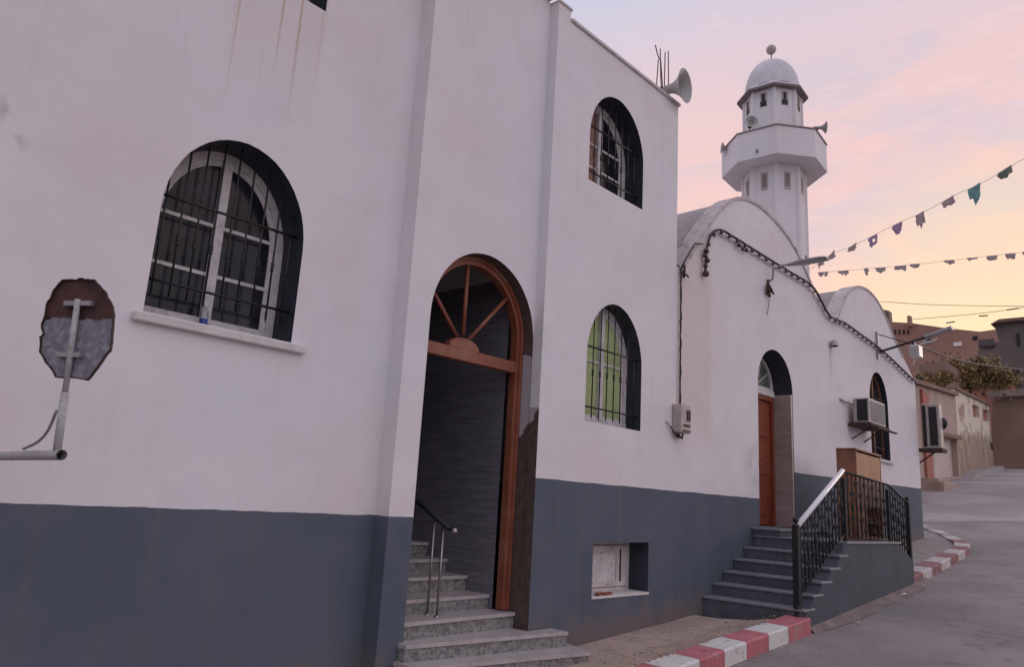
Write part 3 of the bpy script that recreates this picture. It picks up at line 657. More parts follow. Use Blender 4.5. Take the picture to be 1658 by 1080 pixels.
# hall side window
reveal(hall, hh[1], YH, 5.62, 'navy_reveal')
f = MB(); f.slab([arch(*A_w3, wob=0), arch(*inset(A_w3, .06), wob=0)], PXZ, 5.53, 5.59); f.box(17.70, 17.77, 5.525, 5.58, 1.42, 3.23); w3 = f.build('window', 'cabinet_dark', hall)
f = MB(); f.slab([arch(*inset(A_w3, .05), wob=0)], PXZ, 5.555, 5.56); f.build('pane', 'dark_glass', w3)
f = MB(); f.box(17.06, 18.46, YH-.06, YH+.18, 1.29, 1.345, .006); f.build('sill', 'sill_stone', w3)
f = MB()
for i in range(9): x = 17.2+i*.135; f.tube([(x, 5.47, 1.37), (x, 5.47, 2.4+.5*math.sin(math.pi*(i+.5)/9))], .006, 6)
for z in (1.6, 2.2, 2.7): f.tube([(17.13, 5.465, z), (18.35, 5.465, z)], .008, 6)
f.build('grille', 'iron', w3)

# ------------------------------------------------------------------ minaret
TX, TY, TH = 19.3, 8.4, -2.658
mn = empty('minaret', (TX, TY, -.3), 'white octagonal minaret with a balcony and small dome rising behind the hall', 'minaret')
def ngon(mb_, R0, z0, R1, z1, n=8, a0=TH, caps=(False, False)):
    vs = [(TX+R0*math.cos(a0+2*math.pi*k/n), TY+R0*math.sin(a0+2*math.pi*k/n), z0) for k in range(n)]+[(TX+R1*math.cos(a0+2*math.pi*k/n), TY+R1*math.sin(a0+2*math.pi*k/n), z1) for k in range(n)]
    mb_.add(vs, [(k, (k+1) % n, n+(k+1) % n, n+k) for k in range(n)])
    if caps[0]: mb_.add(vs[:n], [tuple(range(n))])
    if caps[1]: mb_.add(vs[n:], [tuple(range(n))])
A8 = math.pi/8
def facebox(mb_, R, fc, wdt, z0, z1, d0, d1, n=8, a0=TH):   # a box standing on face fc
    am = a0+2*math.pi*(fc+.5)/n; ap = R*math.cos(math.pi/n); c_, s2 = math.cos(am), math.sin(am)
    P = lambda u, d, z: (TX+c_*(ap+d)-s2*u, TY+s2*(ap+d)+c_*u, z)
    vs = [P(u, d, z) for z in (z0, z1) for d in (d0, d1) for u in (-wdt/2, wdt/2)]
    mb_.add(vs, [(0, 2, 3, 1), (4, 5, 7, 6), (0, 1, 5, 4), (2, 6, 7, 3), (0, 4, 6, 2), (1, 3, 7, 5)])
RS = .84
f = MB(); ngon(f, RS+.02, -1, RS, 9.482); 
for k in range(8):
    a = TH+k*math.pi/4; x, y = TX+(RS-.03)*math.cos(a), TY+(RS-.03)*math.sin(a); f.lathe((x, y, 3), [(.075, 0), (.075, 6.48)], 8, smooth=False)
sh = f.build('shaft', 'plain_white', mn)
f = MB(); RB = 1.422; ngon(f, RB, 9.481, RB, 10.30); ngon(f, RB-.1, 9.7, RB-.1, 10.30); 
n8 = [(TX+r*math.cos(TH+k*math.pi/4), TY+r*math.sin(TH+k*math.pi/4), z) for r, z in ((RB, 9.481), (RS-.02, 9.481), (RB, 10.30), (RB-.1, 10.30), (RS-.1, 9.7), (RB-.1, 9.7)) for k in range(8)]
f.add(n8, [(k, (k+1) % 8, 8+(k+1) % 8, 8+k) for k in range(8)]+[(16+k, 16+(k+1) % 8, 24+(k+1) % 8, 24+k) for k in range(8)]+[(32+k, 32+(k+1) % 8, 40+(k+1) % 8, 40+k) for k in range(8)])
bal = f.build('balcony', 'plain_white', mn)
f = MB(); vs = [(TX+r*math.cos(TH+k*math.pi/4), TY+r*math.sin(TH+k*math.pi/4), z) for r, z in ((RB+.03, 10.302), (RB-.13, 10.302), (RB-.13, 10.335), (RB+.03, 10.335)) for k in range(8)]
f.add(vs, [(a*8+k, a*8+(k+1) % 8, ((a+1) % 4)*8+(k+1) % 8, ((a+1) % 4)*8+k) for a in range(4) for k in range(8)]); f.build('balcony_coping', 'tower_trim', mn)
RD = .80
f = MB(); ngon(f, RD, 9.7, RD, 11.86); 
for k in range(8):
    a = TH+k*math.pi/4; x, y = TX+(RD-.03)*math.cos(a), TY+(RD-.03)*math.sin(a); f.lathe((x, y, 9.7), [(.07, 0), (.07, 2.16)], 8, smooth=False)
f.build('lantern', 'plain_white', mn)
for k in range(8):
    f = MB(); facebox(f, RD, k, .20, 11.28, 11.70, -.02, .012); o = f.build('lantern_window', 'beige_box', mn)
    f = MB(); facebox(f, RD, k, .17, 11.29, 11.44, .012, .018); facebox(f, RD, k, .09, 11.45, 11.67, .012, .017); f.build('opening', 'dark_slot', o)
    f = MB(); facebox(f, RS, k, .19, 8.72, 9.25, -.02, .012); o = f.build('shaft_window', 'beige_box', mn)
    f = MB(); facebox(f, RS, k, .12, 8.80, 9.18, .012, .016); f.build('opening', 'tower_trim', o)
f = MB(); ngon(f, RD+.19, 11.80, RD+.18, 11.86, caps=(True, False)); f.build('eave', 'tower_trim', mn)
f = MB(); ngon(f, RD+.185, 11.862, .70, 12.10); f.build('eave_roof', 'dome_grey', mn)
f = MB(); f.lathe((TX, TY, 12.02), [(.765*math.cos(a)**.85, 1.05*math.sin(a)) for a in [math.pi/2*i/16 for i in range(16)]]+[(0.001, 1.05)], 32); f.build('dome', 'dome_grey', mn)
f = MB(); f.tube([(TX, TY, 13.05), (TX, TY, 13.36)], .018, 8); fin = f.build('finial', 'tower_trim', mn)
f = MB(); f.lathe((TX, TY, 13.35), [(.145*math.sin(a), .145-.145*math.cos(a)) for a in [math.pi*i/14 for i in range(15)]], 20); f.build('ball', 'beige_box', fin)
f = MB(); facebox(f, RB, 7, .05, 9.62, 9.70, .0, .05); f.build('bracket', 'tower_trim', mn)

# ------------------------------------------------------------------ horns
def horn(c, axis, R, L, label, foot=None, grp=None, prime=None):
    axis = Vector(axis).normalized(); c = Vector(c)
    o = empty('loudspeaker', c-axis*L*.8-Vector((0, 0, .1)), label, 'loudspeaker', grp)
    f = MB(); prof = [(.035*R/.25+.0, -L), (.06*R/.25, -L*.97), (.065*R/.25, -L*.72), (.055*R/.25, -L*.70)]
    for i in range(13):
        t = i/12; prof.append((R*(.20+.10*t+.70*t**3), -L*.70+L*.70*t))
    prof.append((R*1.03, .004)); prof.append((R*1.0, .008))
    for i in range(12, -1, -1):
        t = i/12; prof.append((R*(.17+.10*t+.70*t**3), -L*.66+L*.66*t+.004))
    f.lathe(c, prof, 28, axis); f.build('bell', 'grey_plastic', o)
    f = MB(); f.lathe(c, [(.001, -L*.28), (.05*R/.25, -L*.30), (.075*R/.25, -L*.42), (.06*R/.25, -L*.66)], 14, axis); f.build('throat', 'beige_box', o)
    f = MB(); b0 = c-axis*L*.78; e = Vector(foot) if foot else b0-Vector((0, 0, .2)); f.tube([b0, e], .014, 6); f.box(b0.x-.05, b0.x+.05, b0.y-.05, b0.y+.05, b0.z-.07, b0.z-.045); f.build('bracket', 'rusty_iron', o)
    return o
bc = atX(1109, 138, 8.93)
horn(bc, (.13, -.97, -.06), .25, .50, 'large grey horn loudspeaker on the roof corner of the tall building', (8.9, 5.47, 6.0))
def tow(px, py, r): # point at distance r from tower axis toward camera side, on the pixel ray
    d = ray(px, py).normalized(); a = d.x**2+d.y**2; b_ = -2*(d.x*TX+d.y*TY); c_ = TX**2+TY**2-r*r
    dis = max(0, b_*b_-4*a*c_); t = (-b_-math.sqrt(dis))/(2*a); return d*t
p = tow(1217, 196, 1.15); horn(p, (-.75, -.62, .05), .17, .26, 'round horn loudspeaker facing the street on the minaret balcony rail', (p.x+.15, p.y+.13, 10.33))
p = atX(1337, 206, TX+.9); horn(p, (.55, -.80, .0), .17, .34, 'horn loudspeaker pointing right beyond the minaret balcony', (p.x-.18, p.y+.3, 10.33))
p = atX(1169, 239, TX-.95); horn(p, (-.62, .72, .05), .16, .26, 'loudspeaker on the far left edge of the minaret balcony, seen from its side', (p.x+.2, p.y-.1, 10.30))
# starter bars on the roof corner
rb = empty('rebar_stubs', (8.6, 5.55, 5.96), 'bare rusty steel bars standing out of the roof edge beside the horn', 'rebar')
for a, b_ in (((1061, 72), (1068, 96)), ((1066, 96), (1064, 134)), ((1069, 78), (1073, 140)), ((1070, 98), (1077, 150)), ((1077, 84), (1077, 152)), ((1082, 82), (1085, 150))):
    P0, P1 = atY(*a, 5.55), atY(*b_, 5.55); P1.z = 5.9 if b_[1] > 100 else P1.z
    mid = (P0+P1)/2+Vector((.01*random.uniform(-1, 1), .01, 0)); f = MB(); f.tube([P0, mid, P1], .009, 6); f.build('bar', 'rusty_iron', rb)

# ------------------------------------------------------------------ side staircase
sc = empty('staircase', (11.5, 4.7, -1.2), 'slate blue stairs with landing up to the hall door, closed by a sloping side wall', 'stairs')
tr = [(9.83, -1.128), (10.125, -.965), (10.42, -.81), (10.74, -.645), (11.08, -.478), (11.38, -.30)]
for k, (x, z) in enumerate(tr):
    x2 = tr[k+1][0]+.03 if k+1 < len(tr) else 13.85
    b = MB(); b.mat(0).box(x, x2, 4.012, 5.398, z-.3 if k else -1.6, z-.035); b.mat(1).box(x-.02, x2, 3.982 if k < len(tr)-1 else 3.975, 5.399, z-.033, z, .006)
    b.build('step' if k < len(tr)-1 else 'landing', ['blue_stairs', 'nosing'], sc)
b = MB(); b.mat(0).box(11.36, 13.3, 4.95, 5.398, -.3, -.225); b.mat(1).box(11.335, 13.3, 4.93, 5.399, -.223, -.19, .006); b.build('step', ['blue_stairs', 'nosing'], sc)
for x0_, x1_, z in ((13.85, 14.1, -.50), (14.1, 14.45, -.70)):
    b = MB(); b.mat(0).box(x0_, x1_, 4.012, 5.398, -1.3, z-.035); b.mat(1).box(x0_, x1_+.02, 4.0, 5.399, z-.033, z, .006); b.build('step', ['blue_stairs', 'nosing'], sc)
b = MB(); lp = [(9.86, -2), (14.5, -2), (14.5, -.64), (14.33, -.55), (14.1, -.47), (13.6, -.36), (13.3, -.325), (11.25, -.335), (11.2, -.44), (11.09, -.515), (10.98, -.62), (10.76, -.68), (10.6, -.80), (10.43, -.845), (10.3, -.96), (10.14, -1.0), (10.0, -1.12), (9.86, -1.165)]
b.slab([lp], PXZ, 3.99, 4.16); b.build('side_wall', 'blue_wall', sc)
# railing
rl = empty('railing', (11.8, 4.1, -.3), 'black wrought iron railing with a white handrail around the stair landing', 'railing')
YRl = 4.09
def newel(x, z0, z1, r=.035, ball=True, foot=False):
    p = MB()
    if foot: p.lathe((x, YRl, z0), [(.0, 0), (.062, 0), (.062, .05), (.04, .07), (.05, .12), (.055, .16), (.03, .2)], 12)
    p.box(x-r, x+r, YRl-r, YRl+r, z0+(.18 if foot else 0), z1-.09, .006)
    if ball: p.lathe((x, YRl, z1-.09), [(r*1.2, 0), (r*1.2, .015), (.014, .025), (.02, .04), (.036, .058), (.04, .075), (.03, .10), (.0, .112)], 12)
    return p.build('newel_post', 'black_rail', rl)
newel(9.86, -1.27, -.02, .04, foot=True); newel(11.62, -.34, .70, .028, ball=False); newel(13.62, -.37, .63, .025, ball=False); newel(14.68, -.66, .45, .035)
p = MB(); p.tube([(9.90, YRl, -.115), (11.60, YRl, .715)], .036, 10); p.lathe((11.60, YRl, .715), [(0, -.02), (.036, -.01), (.036, .0)], 10); p.build('handrail', 'rail_white', rl)
p = MB(); p.tube([(11.62, YRl, .70), (13.62, YRl, .625)], .02, 8); p.tube([(13.62, YRl, .625), (14.02, YRl, .54), (14.65, YRl, .37)], .02, 8)
p.tube([(9.88, YRl, -1.0), (11.6, YRl, -.20)], .012, 6); p.tube([(11.62, YRl, -.24), (13.62, YRl, -.28)], .012, 6); p.tube([(13.62, YRl, -.28), (14.66, YRl, -.55)], .012, 6); p.build('iron_rail', 'black_rail', rl)
def scroll(mb_, cx_, cz, r, turns=1.25, flip=1, a0=0):
    pts = []
    for i in range(13):
        t = i/12; a = a0+flip*t*turns*2*math.pi; rr = r*1.15*(1-.75*t); pts.append((cx_+rr*math.cos(a), YRl, cz+rr*math.sin(a)))
    mb_.tube(pts, .0095, 5)
def topz(x): return -.115+(x-9.9)*.488 if x < 11.6 else (.70-(x-11.62)*.0375 if x < 13.62 else .625-(x-13.62)*.245)
def botz(x): return -1.0+(x-9.88)*.465 if x < 11.6 else (-.24-(x-11.62)*.02 if x < 13.62 else -.28-(x-13.62)*.26)
xs_ = [10.0+.125*i for i in range(13)]+[11.78+.184*i for i in range(10)]+[13.76+.13*i for i in range(7)]
for i, x in enumerate(xs_):
    zt_, zb_ = topz(x)-.02, botz(x); p = MB(); p.tube([(x, YRl, zb_), (x, YRl, zt_)], .011, 6)
    zm = (zt_+zb_)/2
    if i % 2 == 0:
        p.lathe((x, YRl, zm), [(.009, -.09), (.022, -.03), (.026, 0), (.022, .03), (.009, .09)], 8)
        for sgn in (-1, 1):
            scroll(p, x+sgn*.042, zm+.19, .040, flip=sgn, a0=math.pi if sgn > 0 else 0); scroll(p, x+sgn*.042, zm-.19, .040, flip=-sgn, a0=math.pi if sgn > 0 else 0)
    else:
        for sgn in (-1, 1):
            scroll(p, x+sgn*.034, zt_-.10, .032, flip=sgn, a0=math.pi if sgn > 0 else 0); scroll(p, x+sgn*.034, zb_+.11, .032, flip=-sgn, a0=math.pi if sgn > 0 else 0)
        for k in (-1, 1): p.lathe((x, YRl, zm+k*.03), [(.009, -.016), (.019, -.006), (.019, .006), (.009, .016)], 8)
    p.build('baluster', 'black_rail', rl)

# wooden cabinet on the landing
cb = empty('wooden_cabinet', (13.0, 4.5, -.3), 'brown wooden cabinet with an open lower shelf behind the landing railing', 'cabinet')
cA = Vector((12.50, 4.19, 0)); ux = Vector((1, .05, 0)).normalized(); uy = Vector((-ux.y, ux.x, 0))
WD, DP, ZB, ZT = 1.42, .30, -.30, 1.10
def cbox(a0, a1, d0, d1, z0, z1, m, name, par=cb):
    vs = []
    for z in (z0, z1):
        for d in (d0, d1):
            for a in (a0, a1): q = cA+ux*a+uy*d; vs.append((q.x, q.y, z))
    b = MB(); b.add(vs, [(0, 2, 3, 1), (4, 5, 7, 6), (0, 1, 5, 4), (2, 6, 7, 3), (0, 4, 6, 2), (1, 3, 7, 5)]); return b.build(name, m, par)
cbox(0, .035, 0, DP, ZB, ZT, 'cabinet_dark', 'side_panel'); cbox(WD-.035, WD, 0, DP, ZB, ZT, 'cabinet_dark', 'side_panel')
cbox(.037, WD-.037, .004, .03, .66, ZT-.03, 'cabinet_light', 'front_panel'); cbox(-.01, WD+.01, -.012, DP, ZT+.002, ZT+.03, 'cabinet_dark', 'top')
cbox(.037, WD-.037, .006, .028, .24, .655, 'cabinet_mid', 'front_panel'); cbox(.037, .52, .008, .03, ZB, .235, 'cabinet_mid', 'front_panel')
cbox(.037, WD-.037, DP-.03, DP-.01, ZB, ZT, 'cabinet_dark', 'back_panel')
for z in (ZB+.04, -.03, .22): cbox(.037, WD-.037, .03, DP-.03, z, z+.02, 'cabinet_dark', 'shelf')

# ------------------------------------------------------------------ pavement and kerbs
mb = MB(); xs2 = [-6+.4*i for i in range(40)]; yy = [4.215, 4.6, 5.05, 5.38, 5.77]
def pvz(x, y): return ground(x)+.012*noise.noise((x*1.3, y*1.3, 3))+(4.36-y)*-.0+(.07 if y < 4.4 and x > 7 else 0)
def kt(x): return max(-1.23-(9.7-x)*.071, ground(x)+.03)
vs = [(x, y, (kt(x)-.012 if j == 0 else (kt(x)*.4+ground(x)*.6 if j == 1 else ground(x)))+.014*noise.noise((x*1.7, y*1.7, 3))) for x in xs2 for j, y in enumerate(yy)]; n = len(yy)
mb.add(vs, [(i*n+j, (i+1)*n+j, (i+1)*n+j+1, i*n+j+1) for i in range(len(xs2)-1) for j in range(n-1)], True)
tag(mb.build('pavement', 'pavement', recalc=False), kind='structure')
# far pavement wraps round the hall's corner
out = [(14.46, 4.0), (15.6, 4.02), (16.8, 4.06), (18.0, 4.10), (19.0, 4.13), (19.7, 4.22), (20.15, 4.40), (20.9, 4.72), (21.8, 5.15), (22.8, 5.75), (24.0, 6.5), (25.2, 7.4)]
inn = [(14.46, 5.5), (15.6, 5.5), (16.8, 5.5), (18.0, 5.5), (19.0, 5.5), (19.7, 5.5), (20.15, 5.5), (20.6, 5.6), (20.7, 6.5), (20.7, 7.5), (20.7, 8.5), (20.7, 9.5)]
def ktop2(p): return ground(p[0])+.03
mb = MB(); vs = []; rows = 6
for a, b_ in zip(out, inn):
    for j in range(rows):
        t = .0+j/(rows-1); x, y = a[0]+(b_[0]-a[0])*t, a[1]+(b_[1]-a[1])*t; vs.append((x, y, ground(x)+.022+.01*noise.noise((x*2, y*2, 5))))
mb.add(vs, [(i*rows+j, (i+1)*rows+j, (i+1)*rows+j+1, i*rows+j+1) for i in range(len(out)-1) for j in range(rows-1)], True)
tag(mb.build('pavement', 'concrete', recalc=False), kind='structure')
def kerb_obj(segs):
    root = bpy.data.objects.new('kerb', None); COL.objects.link(root); root['kind'] = 'structure'; root.location = segs[0][0]
    for (p, q, wd, m, hgt) in segs:
        p, q = Vector(p), Vector(q); t = (q-p); t2 = Vector((t.x, t.y, 0)).normalized(); nrm = Vector((-t2.y, t2.x, 0)); p = p+t2*.004; q = q-t2*.004
        b = MB(); bv = .02
        prof = [(0.0, -hgt), (0.0, -bv), (bv, 0.0), (wd, 0.004), (wd, -hgt)]
        steps = 5; vs = []
        for i in range(steps+1):
            s = i/steps; c_ = p.lerp(q, s)
            for (d, h) in prof:
                j = .006*noise.noise((c_.x*5, d*9, h*7)); vs.append(c_+nrm*(d+j)+Vector((0, 0, h+j)))
        n = len(prof)
        b.add(vs, [(i*n+k, (i+1)*n+k, (i+1)*n+(k+1) % n, i*n+(k+1) % n) for i in range(steps) for k in range(n)])
        b.add(vs[:n], [tuple(range(n))]); b.add(vs[-n:], [tuple(range(n))])
        b.build('kerb_stone', m, root)
bx_ = [9.87, 9.71, 9.19, 8.66, 8.11, 7.61, 7.10]+[7.10-.52*k for k in range(1, 20)]
segs = []
for k in range(len(bx_)-1):
    a, b_ = bx_[k+1], bx_[k]; m = 'kerb_red' if (k in (0, 1) or (k > 1 and k % 2 == 1)) else 'kerb_white'
    if k == 0: m = 'kerb_red'
    segs.append(((a, 3.93, kt(a)), (b_, 3.93, kt(b_)), .30, m, .3))
kerb_obj(segs)
segs = []; cnt = 0
dense = smoothline([(p[0], p[1]) for p in out], 8); acc = 0; start = dense[0]
for i in range(1, len(dense)):
    acc += math.dist(dense[i], dense[i-1])
    if acc > .62:
        a, b_ = start, dense[i]; m = ('kerb_white_worn' if cnt % 2 else 'concrete') if a[0] > 20.3 else ('kerb_red_worn' if cnt % 2 == 0 else 'kerb_white_worn')
        segs.append(((a[0], a[1], ground(a[0])+.045), (b_[0], b_[1], ground(b_[0])+.045), .30, m, .35)); start = dense[i]; acc = 0; cnt += 1
kerb_obj(segs)
mb = MB(); vs = []; n_g = 24
for i in range(n_g+1):
    x = 9.95+(15.2-9.95)*i/n_g; w_ = min(1, .1+(x-9.95)/1.2)*(.15+.08*noise.noise((x*1.1, 0, 4)))
    for y, h in ((3.93-w_ if x < 14.4 else 3.86, .003), (3.93-w_*.5, .013), (3.988 if x < 14.5 else 4.0, .06)): vs.append((x, y, roadz(x)+h))
mb.add(vs, [(i*3+k, (i+1)*3+k, (i+1)*3+k+1, i*3+k+1) for i in range(n_g) for k in range(2)]); tag(mb.build('gutter', 'gutter_dirt'), kind='structure')
# concrete strip across the road
A0, B0 = atX(1500, 845, 25.2), atX(1665, 845, 27.0)
mb = MB(); vs = []
for i in range(13):
    t = i/12; x = 25.2+(27.4-25.2)*t; y = 7.2-(7.2-3.2)*t
    for d, h in ((-.18, -.02), (-.14, .03), (.14, .035), (.18, -.02)): vs.append((x+d, y+d*.4, roadz(x+d)+h+.006))
mb.add(vs, [(i*4+k, (i+1)*4+k, (i+1)*4+k+1, i*4+k+1) for i in range(12) for k in range(3)]); tag(mb.build('road_strip', 'concrete'), kind='structure')
# manhole covers
def manhole(px, py, r, label):
    d = ray(px, py); t = 10.
    for _ in range(4000):
        P = d*(t/F)
        if P.z <= roadz(P.x)+.012: break
        t += .02*F/60*1
    f = MB(); c_ = Vector((P.x, P.y, roadz(P.x)+.016)); sl = (roadz(P.x+.3)-roadz(P.x-.3))/.6
    vs = [(c_.x+r*math.cos(a), c_.y+r*math.sin(a), c_.z+sl*r*math.cos(a)) for a in [2*math.pi*i/20 for i in range(20)]]
    vs2 = [(x, y, z-.05) for x, y, z in vs]; f.add(vs+vs2, [tuple(range(20))]+[(i, (i+1) % 20, 20+(i+1) % 20, 20+i) for i in range(20)]); tag(f.build('manhole_cover', 'rusty_iron'), label, 'manhole')
# litter
def litter(P, s, label):
    f = MB(); vs = []; n = 5
    for i in range(n):
        for j in range(n): vs.append((P[0]+(i/n-.5)*s*1.6, P[1]+(j/n-.5)*s, P[2]+.02+s*.35*abs(noise.noise((i*.9, j*.9, P[0])))))
    f.add(vs, [(i*n+j, (i+1)*n+j, (i+1)*n+j+1, i*n+j+1) for i in range(n-1) for j in range(n-1)]); tag(f.build('paper_scrap', 'paper', recalc=False), label, 'litter')
litter((13.45, 3.90, roadz(13.45)+.0), .12, 'crumpled white paper scrap at the foot of the stair side wall')
litter((10.9, 3.72, roadz(10.9)), .05, 'tiny white paper scrap on the road near the kerb end')
litter((15.0, 3.96, ground(15.)-.05), .05, 'small white scrap at the start of the far kerb') if False else None

f = MB(); rr = random.Random(3)
for k in range(260):
    x = rr.uniform(6.2, 9.7); y = 4.2+abs(rr.gauss(0, .22)) if rr.random() < .75 else rr.uniform(4.2, 5.3)
    if y > 5.3: continue
    z = (kt(x)*.8+ground(x)*.2 if y < 4.5 else ground(x))+.03; sz = rr.uniform(.006, .022); a = rr.uniform(0, 6.28); dx, dy = sz*math.cos(a), sz*math.sin(a)
    f.add([(x-dx, y-dy, z), (x+dy*.5, y-dx*.5, z+sz*.5), (x+dx, y+dy, z+.004), (x-dy*.5, y+dx*.5, z-.002)], [(0, 1, 2, 3)])
tag(f.build('dry_leaves', 'leaf_autumn', recalc=False), 'scattered dry leaf litter and grit on the brown pavement behind the near kerb', 'leaf litter', kind='stuff')
f = MB()
for k in range(420):
    x = rr.uniform(6.0, 15); y = 3.9-abs(rr.gauss(0, .35)); z = roadz(x)+.012; sz = rr.uniform(.003, .010)
    f.add([(x-sz, y-sz, z), (x+sz, y-sz*.7, z), (x+sz*.8, y+sz, z), (x-sz*.6, y+sz*.8, z), (x, y, z+sz)], [(0, 1, 4), (1, 2, 4), (2, 3, 4), (3, 0, 4)])
tag(f.build('gravel', 'concrete', recalc=False), 'loose grit along the road edge beside the kerb and ramp wall', 'gravel', kind='stuff')

# ------------------------------------------------------------------ sign on a wall bracket
sg = empty('road_sign', (1.22, 4.2, .09), 'rusty octagonal sign seen from behind on a bent grey wall pipe', 'sign')
Pb = atX(100, 737, 1.24)
f = MB(); f.tube([Pb, (Pb.x-.05, 5.76, .075)], .0255, 14, caps=False); f.tube([Pb+Vector((0, .002, 0)), (Pb.x-.045, 5.7, .075)], .020, 14, caps=False)
f.lathe((Pb.x-.05, 5.75, .075), [(.07, 0), (.07, -.012), (.03, -.02)], 14, axis=(0, 1, 0)); f.build('bracket_pipe', 'pipe_paint', sg)
nrm = Vector((.862, .507, 0)); hz_ = Vector((-.507, .862, 0))
base = atX(92, 733, 1.24); topP = Vector((base.x-.03, base.y+.02, .90))
f = MB(); m_ = base.lerp(topP, .38); f.tube([base, m_], .0205, 12); f.tube([m_, topP], .0155, 12); f.build('post', 'pipe_paint', sg)
f = MB(); q0 = atX(38, 727, 1.2); q3 = atX(92, 664, 1.21)
f.tube(smoothline([tuple(q0), tuple(atX(62, 715, 1.2)), tuple(atX(79, 695, 1.21)), tuple(q3)], 4), .008, 6); f.build('cable', 'galv', sg)
cen = topP+nrm*.028-Vector((0, 0, .155))
oct_px = [(105, 453), (130, 451), (155, 453), (170, 470), (184, 497), (185, 530), (181, 568), (160, 596), (143, 617), (120, 613), (92, 612), (66, 571), (66, 546), (72, 541), (69, 525), (80, 487), (92, 466)]
loop = []
for (a, b_) in oct_px:
    d = ray(a, b_); t = cen.dot(nrm)/d.dot(nrm); P = d*t-cen; loop.append((P.dot(hz_), P.z))
lp_ = []
for i in range(len(loop)):
    a, b_ = loop[i], loop[(i+1) % len(loop)]
    for k in range(5):
        x, z = a[0]+(b_[0]-a[0])*k/5, a[1]+(b_[1]-a[1])*k/5; j_ = 1+.045*noise.noise((x*26, z*26, 1)) if k else 1; lp_.append((x*j_, z*j_))
loop = lp_
f = MB(); f.slab([loop], lambda p, d: tuple(cen+hz_*p[0]+Vector((0, 0, p[1]))+nrm*d), 0, .004)
pl = f.build('plate', 'sign_plate', sg)
n_ = len(loop); f = MB(); lo2 = [(p[0]*.975, p[1]*.975) for p in loop]; f.slab([loop, lo2], lambda p, d: tuple(cen+hz_*p[0]+Vector((0, 0, p[1]))+nrm*d), -.012, -.0005); f.build('rim', 'rusty_iron', pl)
for zz, ww in ((.88, .085), (.605, .075)):
    f = MB(); c0 = Vector((topP.x, topP.y, zz))+nrm*.012
    vs = [tuple(c0+hz_*a+nrm*b_+Vector((0, 0, c_))) for c_ in (-.013, .013) for b_ in (-.012, .012) for a in (-ww, ww)]
    f.add(vs, [(0, 2, 3, 1), (4, 5, 7, 6), (0, 1, 5, 4), (2, 6, 7, 3), (0, 4, 6, 2), (1, 3, 7, 5)]); f.build('clamp_bar', 'galv', sg)
# bottle on the big sill
bt = empty('plastic_bottle', (2.62, 5.97, 1.21), 'small clear plastic bottle with a blue label on the big window sill', 'bottle')
f = MB(); f.lathe((2.62, 5.97, 1.207), [(0, 0), (.028, 0), (.031, .01), (.031, .14), (.026, .165), (.011, .195), (.011, .215)], 16); f.build('body', 'clear_plastic', bt)
f = MB(); f.lathe((2.62, 5.97, 1.207), [(.0318, .055), (.0318, .10)], 16); f.build('label', 'label_blue', bt)
f = MB(); f.lathe((2.62, 5.97, 1.207), [(.013, .208), (.013, .23), (0, .23)], 12); f.build('cap', 'label_white', bt)

# ------------------------------------------------------------------ meter box and cable
mt = empty('meter_box', (9.08, 5.4, 1.2), 'beige electric meter box on the wall below a hanging black cable', 'meter box')
f = MB(); f.box(8.965, 9.215, 5.25, 5.398, 1.03, 1.42, .012); f.build('case', 'beige_box', mt)
f = MB(); f.box(9.10, 9.19, 5.236, 5.249, 1.20, 1.345, .004); f.build('meter_window', 'dark_slot', mt)
f = MB(); f.box(9.02, 9.19, 5.238, 5.249, 1.12, 1.145, .003); f.box(8.99, 9.2, 5.24, 5.249, 1.05, 1.066, .003); f.build('latch', 'rusty_iron', mt)
f = MB()
pts = [(9.13+.012*noise.noise((0, i*.7, 2))+.004*math.sin(i*2), 5.375, 1.42+(3.40-1.42)*i/30) for i in range(31)]
f.tube(pts, .013, 6); pts2 = [(p[0]+.012*math.sin(i*1.1), p[1]-.008, p[2]) for i, p in enumerate(pts)]; f.tube(pts2, .008, 6)
f.tube([(9.13, 5.375, 3.40), (9.25, 5.36, 3.60), (9.5, 5.36, 3.9), (9.72, 5.36, 3.95)], .012, 6); f.tube([(9.10, 5.36, 3.36), (9.17, 5.3, 3.30), (9.28, 5.34, 3.31)], .014, 6); f.tube([(9.18, 5.36, 3.28), (9.17, 5.34, 3.46)], .022, 6)
f.tube([(9.12, 5.38, 1.03), (9.08, 5.36, .97), (9.0, 5.34, .98), (8.88, 5.37, 1.1)], .010, 6); f.tube([(9.02, 5.34, 1.0), (9.1, 5.32, .96), (9.19, 5.36, 1.02)], .014, 6); f.tube([(8.88, 5.37, 1.1), (8.80, 5.39, 1.16)], .006, 6)
tag(f.build('wall_cable', 'cable'), 'black twisted cable running down the wall joint to the beige meter box', 'cable')

